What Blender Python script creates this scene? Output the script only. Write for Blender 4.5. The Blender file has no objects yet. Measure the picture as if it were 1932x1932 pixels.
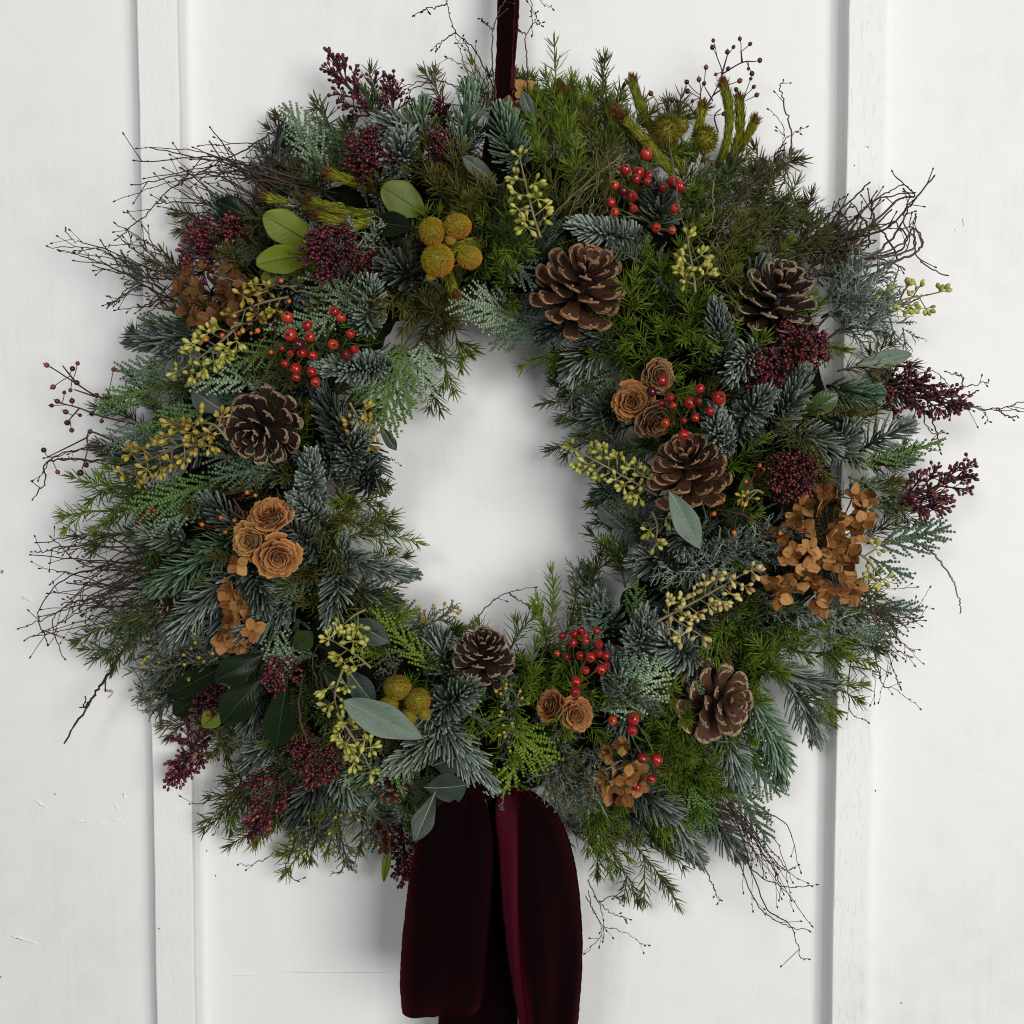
import bpy, math, random
import numpy as np
from mathutils import Vector, Matrix

RNG = np.random.default_rng(7)
random.seed(7)
SC = bpy.context.scene
COL = SC.collection

# ------------------------------------------------------------------ camera
TH = 0.5                       # tan of half field of view
DIST = 0.90                    # metres from the lens to the door along the axis
PITCH = math.radians(3.2)      # the lens looks slightly down
cam_d = bpy.data.cameras.new('camera'); cam = bpy.data.objects.new('camera', cam_d); COL.objects.link(cam)
cam_d.sensor_width = 36; cam_d.lens = 18 / TH; cam_d.clip_start = 0.02; cam_d.clip_end = 60
CAM = np.array([0.0, -DIST * math.cos(PITCH), DIST * math.sin(PITCH)])
cam.location = CAM.tolist(); cam.rotation_euler = (math.radians(90) - PITCH, 0, 0)
SC.camera = cam

# ------------------------------------------------------------------ light
world = bpy.data.worlds.new('World'); SC.world = world; world.use_nodes = True
bg = world.node_tree.nodes['Background']
bg.inputs[0].default_value = (0.97, 0.985, 1.0, 1); bg.inputs[1].default_value = 0.10

def area(name, loc, target, size, size_y, power, col):
    d = bpy.data.lights.new(name, 'AREA'); d.shape = 'RECTANGLE'; d.size = size; d.size_y = size_y
    d.energy = power; d.color = col
    o = bpy.data.objects.new(name, d); COL.objects.link(o); o.location = loc
    o.rotation_euler = (Vector(target) - Vector(loc)).to_track_quat('-Z', 'Y').to_euler()
    return o
area('window_light', (1.80, -3.1, 0.22), (0, 0, 0), 2.1, 2.1, 108, (1.0, 0.985, 0.955))
area('ceiling_lamp', (-1.05, -2.9, 1.25), (0, 0, 0), 0.8, 0.8, 27, (0.97, 0.985, 1.0))

vs = SC.view_settings
vs.view_transform = 'Standard'; vs.look = 'None'; vs.exposure = 0.12; vs.gamma = 1.0; vs.use_curve_mapping = False
SC.cycles.filter_width = 1.05; SC.cycles.max_bounces = 6; SC.cycles.use_denoising = True

# ------------------------------------------------------------------ helpers
def P(u, v, h=0.0):
    """a point at height h in front of the door that the photograph (1932 units wide) shows at u, v"""
    x = (u / 966.0 - 1) * TH; z = (1 - v / 966.0) * TH
    c, s = math.cos(PITCH), math.sin(PITCH)
    d = np.array([x, c + z * s, -s + z * c])
    k = (-h - CAM[1]) / d[1]
    return CAM + k * d
PX = 0.90 / 1932                                      # metres per photo unit at the door

def nrm(a):
    a = np.asarray(a, float); n = np.linalg.norm(a, axis=-1, keepdims=True); return a / np.maximum(n, 1e-9)

def ring(u, v):
    dx, dy = u - 930.0, v - 905.0
    r = math.hypot(dx, dy); a = math.atan2(dy, dx); c, q = math.cos(a), math.sin(a)
    rin = 1 / math.hypot(c / 212, q / 268)
    rout = (abs(c / (760 if c > 0 else 690)) ** 2.2 + abs(q / (655 if q > 0 else 705)) ** 2.2) ** (-1 / 2.2)
    return rin, rout, r
def crest(u, v):
    """height of the wreath's surface above the door"""
    rin, rout, r = ring(u, v)
    t = (r - rin) / (rout - rin)
    if t <= 0: return max(0.02, 0.035 + 0.1 * t)
    if t >= 1: return max(0.022, 0.040 - 0.10 * (t - 1))
    return 0.035 + 0.072 * math.sin(math.pi * t) ** 0.6

# ------------------------------------------------------------------ materials
MAT = {}
def newmat(name):
    m = bpy.data.materials.new(name); m.use_nodes = True; MAT[name] = m
    nt = m.node_tree; b = nt.nodes['Principled BSDF']
    return m, nt, b
def ramp(nt, fac, stops):
    r = nt.nodes.new('ShaderNodeValToRGB'); e = r.color_ramp.elements
    while len(e) < len(stops): e.new(0.5)
    for i, (p, c) in enumerate(stops): e[i].position = p; e[i].color = (*c, 1)
    nt.links.new(fac, r.inputs[0]); return r.outputs[0]
def math_n(nt, op, a, b):
    n = nt.nodes.new('ShaderNodeMath'); n.operation = op
    for i, q in enumerate((a, b)):
        if isinstance(q, (int, float)): n.inputs[i].default_value = q
        else: nt.links.new(q, n.inputs[i])
    return n.outputs[0]
def noise(nt, scale, detail=3, coord='Object', stretch=None):
    t = nt.nodes.new('ShaderNodeTexCoord'); n = nt.nodes.new('ShaderNodeTexNoise')
    n.inputs['Scale'].default_value = scale; n.inputs['Detail'].default_value = detail
    if stretch:
        mp = nt.nodes.new('ShaderNodeMapping'); mp.inputs['Scale'].default_value = stretch
        nt.links.new(t.outputs[coord], mp.inputs[0]); nt.links.new(mp.outputs[0], n.inputs['Vector'])
    else: nt.links.new(t.outputs[coord], n.inputs['Vector'])
    return n.outputs[0]
def bump(nt, b, h, strength, dist=0.001):
    n = nt.nodes.new('ShaderNodeBump'); n.inputs['Strength'].default_value = strength; n.inputs['Distance'].default_value = dist
    nt.links.new(h, n.inputs['Height']); nt.links.new(n.outputs[0], b.inputs['Normal'])

def plant(name, stops, rough=0.5, spec=0.35, objvar=0.3, nscale=60, translucent=0.0, bmp=0.0):
    """plant tissue: colour varies from piece to piece (tint), from sprig to sprig and by fine mottling"""
    m, nt, b = newmat(name)
    at = nt.nodes.new('ShaderNodeAttribute'); at.attribute_name = 'tint'
    oi = nt.nodes.new('ShaderNodeObjectInfo')
    f = math_n(nt, 'MULTIPLY', at.outputs['Fac'], 1 - objvar)
    f = math_n(nt, 'ADD', f, math_n(nt, 'MULTIPLY', oi.outputs['Random'], objvar))
    nz = noise(nt, nscale, 3)
    f = math_n(nt, 'ADD', f, math_n(nt, 'MULTIPLY', math_n(nt, 'SUBTRACT', nz, 0.5), 0.55))
    c = ramp(nt, f, stops)
    nt.links.new(c, b.inputs['Base Color'])
    b.inputs['Roughness'].default_value = rough; b.inputs['Specular IOR Level'].default_value = spec
    if bmp: bump(nt, b, noise(nt, nscale * 12, 2), bmp, 0.0004)
    if translucent:
        tr = nt.nodes.new('ShaderNodeBsdfTranslucent'); nt.links.new(c, tr.inputs[0])
        mx = nt.nodes.new('ShaderNodeMixShader'); mx.inputs[0].default_value = translucent
        out = nt.nodes['Material Output']
        nt.links.new(b.outputs[0], mx.inputs[1]); nt.links.new(tr.outputs[0], mx.inputs[2]); nt.links.new(mx.outputs[0], out.inputs[0])
    return m

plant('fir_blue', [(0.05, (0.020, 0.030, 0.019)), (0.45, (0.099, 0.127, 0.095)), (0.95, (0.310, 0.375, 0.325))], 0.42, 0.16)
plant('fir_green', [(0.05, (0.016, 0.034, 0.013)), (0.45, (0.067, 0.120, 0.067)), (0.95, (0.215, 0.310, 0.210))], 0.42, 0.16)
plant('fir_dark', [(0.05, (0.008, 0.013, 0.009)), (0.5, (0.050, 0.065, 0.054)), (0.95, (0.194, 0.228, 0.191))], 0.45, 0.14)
plant('fine_green', [(0.05, (0.024, 0.048, 0.006)), (0.45, (0.075, 0.128, 0.012)), (0.95, (0.190, 0.260, 0.024))], 0.45, 0.14, 0.35, 40, 0.12)
plant('fine_dark', [(0.05, (0.012, 0.022, 0.007)), (0.45, (0.040, 0.064, 0.018)), (0.95, (0.105, 0.140, 0.040))], 0.45, 0.14, 0.35, 40)
plant('fine_olive', [(0.05, (0.024, 0.022, 0.006)), (0.45, (0.066, 0.062, 0.014)), (0.95, (0.130, 0.120, 0.026))], 0.5, 0.12, 0.3, 40)
plant('fine_brown', [(0.05, (0.022, 0.016, 0.009)), (0.5, (0.058, 0.045, 0.018)), (0.95, (0.085, 0.100, 0.028))], 0.5, 0.12, 0.3, 30)
plant('fir_olive', [(0.05, (0.017, 0.025, 0.009)), (0.45, (0.069, 0.098, 0.047)), (0.95, (0.231, 0.278, 0.172))], 0.45, 0.14)
plant('cedar_pale', [(0.05, (0.041, 0.074, 0.031)), (0.4, (0.121, 0.184, 0.103)), (0.92, (0.390, 0.480, 0.330))], 0.6, 0.10, 0.35, 50)
plant('cedar_grey', [(0.05, (0.017, 0.034, 0.019)), (0.45, (0.065, 0.107, 0.069)), (0.95, (0.196, 0.273, 0.194))], 0.6, 0.10, 0.35, 50)
plant('cedar_green', [(0.05, (0.024, 0.058, 0.012)), (0.45, (0.065, 0.130, 0.032)), (0.95, (0.150, 0.240, 0.070))], 0.55, 0.12, 0.35, 50)
plant('cedar_lime', [(0.05, (0.040, 0.085, 0.008)), (0.45, (0.110, 0.185, 0.018)), (0.95, (0.240, 0.320, 0.040))], 0.5, 0.12, 0.35, 50)
plant('silver', [(0.05, (0.032, 0.043, 0.033)), (0.45, (0.108, 0.138, 0.112)), (0.95, (0.297, 0.345, 0.281))], 0.65, 0.08, 0.3, 60)
plant('silver_dull', [(0.05, (0.022, 0.026, 0.019)), (0.45, (0.072, 0.084, 0.060)), (0.95, (0.197, 0.219, 0.161))], 0.65, 0.08, 0.3, 60)
plant('stem_green', [(0, (0.055, 0.075, 0.016)), (1, (0.120, 0.150, 0.035))], 0.55)
plant('stem_brown', [(0, (0.030, 0.018, 0.010)), (1, (0.080, 0.048, 0.026))], 0.65)
plant('twig', [(0.1, (0.012, 0.008, 0.006)), (0.5, (0.042, 0.024, 0.017)), (0.95, (0.110, 0.068, 0.044))], 0.6, 0.3, 0.3, 90)
plant('twig_straw', [(0.1, (0.045, 0.036, 0.013)), (0.5, (0.105, 0.088, 0.035)), (0.95, (0.210, 0.175, 0.085))], 0.6, 0.3, 0.3, 90)
plant('twig_red', [(0.1, (0.022, 0.006, 0.007)), (0.5, (0.055, 0.014, 0.014)), (0.95, (0.095, 0.028, 0.022))], 0.55, 0.3, 0.2, 90)
plant('skimmia_bud', [(0.05, (0.018, 0.002, 0.004)), (0.5, (0.070, 0.006, 0.011)), (0.9, (0.155, 0.016, 0.024)), (1.0, (0.30, 0.085, 0.045))], 0.42, 0.45, 0.25, 60)
plant('skimmia_stem', [(0, (0.022, 0.005, 0.008)), (1, (0.075, 0.016, 0.022))], 0.55)
plant('seed_yellow', [(0.05, (0.150, 0.150, 0.022)), (0.5, (0.300, 0.290, 0.050)), (0.95, (0.470, 0.440, 0.110))], 0.5, 0.35, 0.75, 40, 0, 0.2)
plant('seed_gold', [(0.05, (0.150, 0.098, 0.012)), (0.5, (0.285, 0.200, 0.026)), (0.95, (0.430, 0.330, 0.070))], 0.5, 0.35, 0.75, 40, 0, 0.2)
plant('seed_cream', [(0.05, (0.240, 0.130, 0.070)), (0.45, (0.400, 0.320, 0.110)), (0.95, (0.540, 0.480, 0.180))], 0.5, 0.35, 0.8, 40, 0, 0.2)
plant('seed_stem', [(0, (0.130, 0.110, 0.045)), (1, (0.250, 0.200, 0.110))], 0.6)
plant('hip_red', [(0.05, (0.190, 0.008, 0.008)), (0.72, (0.330, 0.012, 0.009)), (1.0, (0.390, 0.050, 0.012))], 0.20, 0.55, 0.9, 12)
plant('hip_dark', [(0.1, (0.050, 0.004, 0.005)), (0.9, (0.140, 0.012, 0.010))], 0.25, 0.5, 0.9, 12)
plant('calyx', [(0, (0.012, 0.008, 0.006)), (1, (0.045, 0.026, 0.016))], 0.8)
plant('tiny_berry', [(0.1, (0.020, 0.004, 0.005)), (0.7, (0.065, 0.008, 0.009)), (1.0, (0.22, 0.045, 0.010))], 0.35, 0.5, 0.9, 20)
plant('orange_berry', [(0.1, (0.33, 0.050, 0.006)), (0.9, (0.50, 0.130, 0.010))], 0.35, 0.5, 0.9, 20)
plant('hydrangea', [(0.15, (0.100, 0.032, 0.008)), (0.45, (0.330, 0.135, 0.032)), (0.85, (0.600, 0.340, 0.125))], 0.65, 0.2, 0.7, 110, 0.38, 0.25)
plant('hydrangea_dark', [(0.05, (0.060, 0.024, 0.008)), (0.45, (0.150, 0.062, 0.018)), (0.95, (0.260, 0.120, 0.040))], 0.6, 0.25, 0.75, 70, 0.22, 0.25)
plant('leaf_lime', [(0.05, (0.055, 0.075, 0.005)), (0.5, (0.105, 0.140, 0.008)), (0.95, (0.160, 0.195, 0.016))], 0.5, 0.25, 0.5, 25, 0.1, 0.1)
plant('leaf_dark', [(0.05, (0.003, 0.006, 0.003)), (0.5, (0.006, 0.012, 0.005)), (0.95, (0.014, 0.026, 0.008))], 0.30, 0.12, 0.5, 25, 0, 0.1)
plant('leaf_green', [(0.05, (0.014, 0.032, 0.006)), (0.5, (0.030, 0.062, 0.010)), (0.95, (0.055, 0.105, 0.018))], 0.32, 0.5, 0.5, 25, 0, 0.1)
plant('leaf_euc', [(0.05, (0.075, 0.105, 0.078)), (0.5, (0.112, 0.152, 0.114)), (0.95, (0.160, 0.205, 0.160))], 0.6, 0.2, 0.2, 30, 0, 0.12)
plant('leaf_euc_dark', [(0.05, (0.020, 0.028, 0.022)), (0.5, (0.038, 0.052, 0.042)), (0.95, (0.070, 0.090, 0.072))], 0.5, 0.25, 0.4, 30, 0, 0.12)
plant('rib_pale', [(0, (0.19, 0.24, 0.17)), (1, (0.27, 0.32, 0.23))], 0.6)
plant('rib_dark', [(0, (0.020, 0.040, 0.014)), (1, (0.040, 0.070, 0.026))], 0.45)
plant('fuzz', [(0.05, (0.070, 0.080, 0.005)), (0.5, (0.180, 0.190, 0.012)), (0.95, (0.330, 0.320, 0.026))], 0.6, 0.25, 0.3, 40, 0.1)
plant('fuzz_tip', [(0.05, (0.045, 0.014, 0.004)), (0.5, (0.110, 0.040, 0.008)), (0.95, (0.20, 0.085, 0.016))], 0.7, 0.2, 0.3, 40)
plant('ball_core', [(0, (0.120, 0.105, 0.008)), (1, (0.24, 0.19, 0.012))], 0.8)
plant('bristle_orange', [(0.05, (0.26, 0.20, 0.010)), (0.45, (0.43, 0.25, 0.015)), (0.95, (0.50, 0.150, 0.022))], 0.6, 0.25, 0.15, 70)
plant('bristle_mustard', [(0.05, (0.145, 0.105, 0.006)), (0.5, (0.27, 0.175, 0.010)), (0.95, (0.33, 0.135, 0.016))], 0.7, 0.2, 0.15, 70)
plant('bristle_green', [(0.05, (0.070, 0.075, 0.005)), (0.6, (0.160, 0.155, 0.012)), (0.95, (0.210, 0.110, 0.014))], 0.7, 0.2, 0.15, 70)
plant('yellow_bud', [(0.05, (0.22, 0.145, 0.008)), (0.9, (0.44, 0.31, 0.020))], 0.55)
plant('moss', [(0.1, (0.003, 0.003, 0.002)), (0.6, (0.007, 0.007, 0.004)), (1, (0.014, 0.013, 0.007))], 0.95, 0.1, 0.0, 45, 0, 0.8)

def cone_mat(name, body, rim, dark):
    """woody scale: the 'tint' attribute runs from the stalk (0) to the lip (1)"""
    m, nt, b = newmat(name)
    at = nt.nodes.new('ShaderNodeAttribute'); at.attribute_name = 'tint'
    f = math_n(nt, 'ADD', at.outputs['Fac'], math_n(nt, 'MULTIPLY', math_n(nt, 'SUBTRACT', noise(nt, 3.0, 4), 0.5), 0.22))
    c = ramp(nt, f, [(0.0, dark), (0.45, body), (0.80, tuple(x * 1.15 for x in body)), (0.88, rim), (1.0, tuple(x * 0.8 for x in rim))])
    oi = nt.nodes.new('ShaderNodeObjectInfo')
    hs = nt.nodes.new('ShaderNodeHueSaturation'); hs.inputs['Saturation'].default_value = 0.95
    nt.links.new(math_n(nt, 'ADD', math_n(nt, 'MULTIPLY', oi.outputs['Random'], 0.5), 0.75), hs.inputs['Value'])
    nt.links.new(c, hs.inputs['Color']); nt.links.new(hs.outputs[0], b.inputs['Base Color'])
    b.inputs['Roughness'].default_value = 0.55; b.inputs['Specular IOR Level'].default_value = 0.3
    bump(nt, b, noise(nt, 7, 5, stretch=(1, 6, 1)), 0.5, 0.06)
cone_mat('cone_brown', (0.080, 0.032, 0.012), (0.40, 0.210, 0.100), (0.012, 0.005, 0.003))
cone_mat('cone_dark', (0.028, 0.013, 0.007), (0.42, 0.280, 0.165), (0.006, 0.004, 0.003))
cone_mat('cone_warm', (0.095, 0.036, 0.014), (0.46, 0.320, 0.200), (0.012, 0.005, 0.003))
cone_mat('rose_orange', (0.420, 0.135, 0.020), (0.50, 0.26, 0.090), (0.070, 0.018, 0.007))
cone_mat('rose_yellow', (0.390, 0.185, 0.026), (0.52, 0.310, 0.090), (0.090, 0.032, 0.009))
cone_mat('rose_brown', (0.190, 0.080, 0.026), (0.44, 0.240, 0.105), (0.045, 0.016, 0.008))

def velvet(name, base, sheen, sw, rough):
    """pile cloth; the nap is brushed in patches, which changes how strongly it sheens"""
    m, nt, b = newmat(name)
    b.inputs['Base Color'].default_value = (*base, 1); b.inputs['Roughness'].default_value = rough
    b.inputs['Specular IOR Level'].default_value = 0.05
    nap = ramp(nt, math_n(nt, 'ADD', math_n(nt, 'MULTIPLY', noise(nt, 26, 5, stretch=(1, 1, 0.35)), 0.75), math_n(nt, 'MULTIPLY', noise(nt, 700, 2), 0.25)), [(0.34, (sw * .25,) * 3), (0.66, (sw,) * 3)])
    nt.links.new(nap, b.inputs['Sheen Weight']); b.inputs['Sheen Tint'].default_value = (*sheen, 1); b.inputs['Sheen Roughness'].default_value = 0.36
    bump(nt, b, math_n(nt, 'ADD', noise(nt, 1100, 2), math_n(nt, 'MULTIPLY', noise(nt, 60, 3, stretch=(1, 1, 0.2)), 1.2)), 0.6, 0.0008)
velvet('velvet', (0.0030, 0.0003, 0.0008), (0.52, 0.014, 0.040), 0.70, 0.9)
velvet('satin_back', (0.046, 0.0026, 0.0090), (0.30, 0.03, 0.05), 0.12, 0.6)

def paint(name, base, chip, vg):
    m, nt, b = newmat(name)
    big = noise(nt, 3.0, 4); fine = noise(nt, 40, 4); vert = noise(nt, 30, 4, stretch=(6, 1, 0.25))
    f = math_n(nt, 'ADD', math_n(nt, 'MULTIPLY', big, 0.5), math_n(nt, 'ADD', math_n(nt, 'MULTIPLY', fine, 0.22), math_n(nt, 'ADD', math_n(nt, 'MULTIPLY', vert, 0.13), math_n(nt, 'MULTIPLY', noise(nt, 420, 2), 0.15))))
    c = ramp(nt, f, [(0.32, tuple(x * 0.86 for x in base)), (0.48, tuple(x * .97 for x in base)), (0.75, tuple(min(1, x * 1.03) for x in base))])
    nt.links.new(c, b.inputs['Base Color'])
    b.inputs['Roughness'].default_value = 0.55; b.inputs['Specular IOR Level'].default_value = 0.18
    h = math_n(nt, 'ADD', math_n(nt, 'MULTIPLY', noise(nt, 260, 3), 0.25), math_n(nt, 'ADD', math_n(nt, 'MULTIPLY', vert, vg), math_n(nt, 'MULTIPLY', noise(nt, 9, 2), 1.2)))
    if chip:
        ch = noise(nt, 120, 5, stretch=(2.4, 1, 0.6))
        r = ramp(nt, ch, [(0.0, (0, 0, 0)), (0.36, (0, 0, 0)), (0.42, (1, 1, 1)), (1, (1, 1, 1))])
        h = math_n(nt, 'ADD', h, math_n(nt, 'MULTIPLY', r, chip))
    bump(nt, b, h, 0.55, 0.0011)
paint('door_paint', (0.770, 0.770, 0.762), 0, 0.10)
paint('batten_paint', (0.775, 0.775, 0.760), 0.2, 0.3)
paint('batten_rough', (0.780, 0.785, 0.765), 0.45, 0.6)
def flat(name, c, rough=0.7):
    m, nt, b = newmat(name); b.inputs['Base Color'].default_value = (*c, 1); b.inputs['Roughness'].default_value = rough
    nz = noise(nt, 150, 3); cc = ramp(nt, nz, [(0.3, tuple(x * 0.7 for x in c)), (0.7, c)]); nt.links.new(cc, b.inputs['Base Color'])
flat('bare_wood', (0.42, 0.30, 0.20)); flat('crack_dark', (0.52, 0.52, 0.50)); flat('speck', (0.05, 0.045, 0.04)); flat('metal_wire', (0.10, 0.11, 0.09), 0.4)

# ------------------------------------------------------------------ mesh building
class G:
    """collects triangles; each vertex carries a tint"""
    def __init__(s): s.V = []; s.F = []; s.T = []; s.n = 0
    def add(s, V, F, tint=0.5):
        V = np.asarray(V, float).reshape(-1, 3); F = np.asarray(F, int).reshape(-1, 3)
        s.V.append(V); s.F.append(F + s.n); s.n += len(V)
        t = np.asarray(tint, float)
        s.T.append(np.full(len(V), float(t)) if t.ndim == 0 else t.reshape(-1))
    def arrays(s): return np.concatenate(s.V), np.concatenate(s.F), np.concatenate(s.T)
    def mesh(s, name, mat, smooth=True):
        V, F, T = s.arrays(); me = bpy.data.meshes.new(name)
        me.vertices.add(len(V)); me.vertices.foreach_set('co', V.astype(np.float32).ravel())
        me.loops.add(len(F) * 3); me.polygons.add(len(F))
        me.loops.foreach_set('vertex_index', F.astype(np.int32).ravel())
        me.polygons.foreach_set('loop_start', np.arange(0, len(F) * 3, 3, dtype=np.int32))
        me.polygons.foreach_set('loop_total', np.full(len(F), 3, dtype=np.int32))
        me.update(calc_edges=True)
        me.polygons.foreach_set('use_smooth', np.full(len(F), smooth, dtype=bool))
        a = me.attributes.new('tint', 'FLOAT', 'POINT'); a.data.foreach_set('value', T.astype(np.float32))
        me.materials.append(MAT[mat]); me.update()
        return me
    def build(s, name, mat, parent=None, smooth=True, kind=None):
        o = bpy.data.objects.new(name, s.mesh(name, mat, smooth)); COL.objects.link(o)
        if parent is not None: o.parent = parent
        if kind: o['kind'] = kind
        return o

def link(name, me, parent=None, mw=None):
    o = bpy.data.objects.new(name, me); COL.objects.link(o)
    if parent is not None: o.parent = parent
    if mw is not None: o.matrix_basis = mw
    return o
THINGS = []          # (object, u, v, description, category, group) labelled at the end
def thing(name, mw=None, uv=None, desc='', cat='', group=None, label=None):
    o = bpy.data.objects.new(name, None); COL.objects.link(o); o.empty_display_size = 0.01
    if mw is not None: o.matrix_basis = mw
    reg(o, uv, desc, cat, group, label); return o
def reg(o, uv, desc, cat, group=None, label=None):
    o['category'] = cat
    if group: o['group'] = group
    if label: o['label'] = label
    else: THINGS.append((o, uv, desc))
def mat4(O, X, Y, Z):
    m = Matrix.Identity(4)
    for i in range(3): m[i][0] = X[i]; m[i][1] = Y[i]; m[i][2] = Z[i]; m[i][3] = O[i]
    return m
def frame(O, T, roll=0.0, view=(0, -1, 0)):
    """X runs from O to T, Z faces the viewer as far as X allows"""
    X = nrm(np.asarray(T) - np.asarray(O)); Z = np.asarray(view, float); Z = Z - X * (Z @ X)
    if np.linalg.norm(Z) < 0.05: Z = np.array([0, 0, 1.0]) - X * X[2]
    Z = nrm(Z); Y = np.cross(Z, X)
    c, s = math.cos(roll), math.sin(roll); Y, Z = c * Y + s * Z, c * Z - s * Y
    return X, Y, Z

def grid_tris(nr, ns, closed=True, off=0):
    f = []
    for i in range(nr - 1):
        for j in range(ns if closed else ns - 1):
            a = i * ns + j; b = i * ns + (j + 1) % ns; c = a + ns; d = b + ns
            f += [(a, b, d), (a, d, c)]
    return np.array(f) + off
def spindle(xs, ws, n=4, flat=1.0, tip=True):
    """template along x: rings of half-width ws, flattened in z"""
    V = []
    for x, w in zip(xs, ws):
        for j in range(n):
            a = 2 * math.pi * j / n; V.append((x, w * math.cos(a), w * flat * math.sin(a)))
    F = grid_tris(len(xs), n).tolist()
    k = len(V); V.append((1.0, 0, 0)); b = (len(xs) - 1) * n
    for j in range(n): F.append((b + j, b + (j + 1) % n, k))
    return np.array(V), np.array(F)
def inst(TV, TF, O, X, N, L, W, bend=0.0):
    O = np.atleast_2d(O); n = len(O); X = nrm(np.broadcast_to(X, (n, 3))); N = np.broadcast_to(N, (n, 3))
    Y = nrm(np.cross(N, X) + 1e-7); Z = np.cross(X, Y)
    L = np.broadcast_to(np.asarray(L, float), (n,))[:, None, None]; W = np.broadcast_to(np.asarray(W, float), (n,))[:, None, None]
    B = np.broadcast_to(np.asarray(bend, float), (n,))[:, None, None]
    x = TV[None, :, 0:1]
    V = O[:, None] + x * L * X[:, None] + TV[None, :, 1:2] * W * Y[:, None] + (TV[None, :, 2:3] * W + B * L * x * x) * Z[:, None]
    F = TF[None] + (np.arange(n) * len(TV))[:, None, None]
    return V.reshape(-1, 3), F.reshape(-1, 3)
def rep(t, TV): return np.repeat(t, len(TV))
def tube(pts, rad, n=5):
    pts = np.asarray(pts, float); m = len(pts); rad = np.broadcast_to(np.asarray(rad, float), (m,))
    T = nrm(np.gradient(pts, axis=0)); ref = np.array([0.3, 0.2, 0.93])
    if abs(T[0] @ ref) > 0.9: ref = np.array([0.9, -0.3, 0.1])
    A = nrm(np.cross(T, ref)); B = np.cross(T, A)
    a = np.arange(n) * 2 * math.pi / n
    V = pts[:, None] + rad[:, None, None] * (np.cos(a)[None, :, None] * A[:, None] + np.sin(a)[None, :, None] * B[:, None])
    F = grid_tris(m, n).tolist(); e = (m - 1) * n
    for j in range(1, n - 1): F.append((e, e + j, e + j + 1)); F.append((0, j + 1, j))
    return V.reshape(-1, 3), np.array(F)
def bez(a, b, c, n=10):
    t = np.linspace(0, 1, n)[:, None]; return (1 - t) ** 2 * a + 2 * t * (1 - t) * b + t * t * c
def spl(pts, n=24):
    """Catmull-Rom through the points"""
    p = np.asarray(pts, float); p = np.vstack([2 * p[0] - p[1], p, 2 * p[-1] - p[-2]])
    s = np.linspace(0, len(p) - 3 - 1e-6, n); i = s.astype(int); t = (s - i)[:, None]
    a, b, c, d = p[i], p[i + 1], p[i + 2], p[i + 3]
    return 0.5 * (2 * b + (c - a) * t + (2 * a - 5 * b + 4 * c - d) * t ** 2 + (3 * b - a - 3 * c + d) * t ** 3)
def ball(n=8, m=6):
    xs = [0.5 - 0.5 * math.cos(math.pi * i / m) for i in range(m)]
    ws = [0.5 * math.sin(math.pi * i / m) + (1e-4 if i == 0 else 0) for i in range(m)]
    return spindle(xs, ws, n)
U = lambda a, b, n=None: RNG.uniform(a, b, n)

NEEDLE = spindle([0, .10, .5, .90, .98], [.35, .85, 1.0, .92, .55], 4, 0.62)
BLADE = spindle([0, .35, .8], [.55, 1.0, .62], 3, 0.55)
SCALE = (np.array([(0, 0, 0), (.5, 1, 0), (.5, -1, 0), (.45, 0, .6), (.45, 0, -.6), (1, 0, 0.1)]),
         np.array([(0, 1, 3), (1, 5, 3), (0, 3, 2), (3, 5, 2), (0, 4, 1), (4, 5, 1), (0, 2, 4), (4, 2, 5)]))
BUD = ball(6, 4)
HIP = ball(12, 8)
# ------------------------------------------------------------------ sprig generators (local: X along the sprig, Z towards the viewer)
def path(L, bow, lift, n=14):
    s = np.linspace(0, 1, n)
    p = np.stack([s * L, bow * L * 4 * s * (1 - s), lift * L * 4 * s * (1 - s)], 1)
    return p
def along(pts, s):
    x = np.linspace(0, 1, len(pts)); p = np.stack([np.interp(s, x, pts[:, i]) for i in range(3)], -1)
    g = np.gradient(pts, axis=0); t = nrm(np.stack([np.interp(s, x, g[:, i]) for i in range(3)], -1)); return p, t
def radial(t, az):
    up = np.array([0, 0, 1.0]); b = nrm(np.cross(up, t)); n = np.cross(t, b)
    return np.cos(az)[:, None] * n + np.sin(az)[:, None] * b

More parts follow.
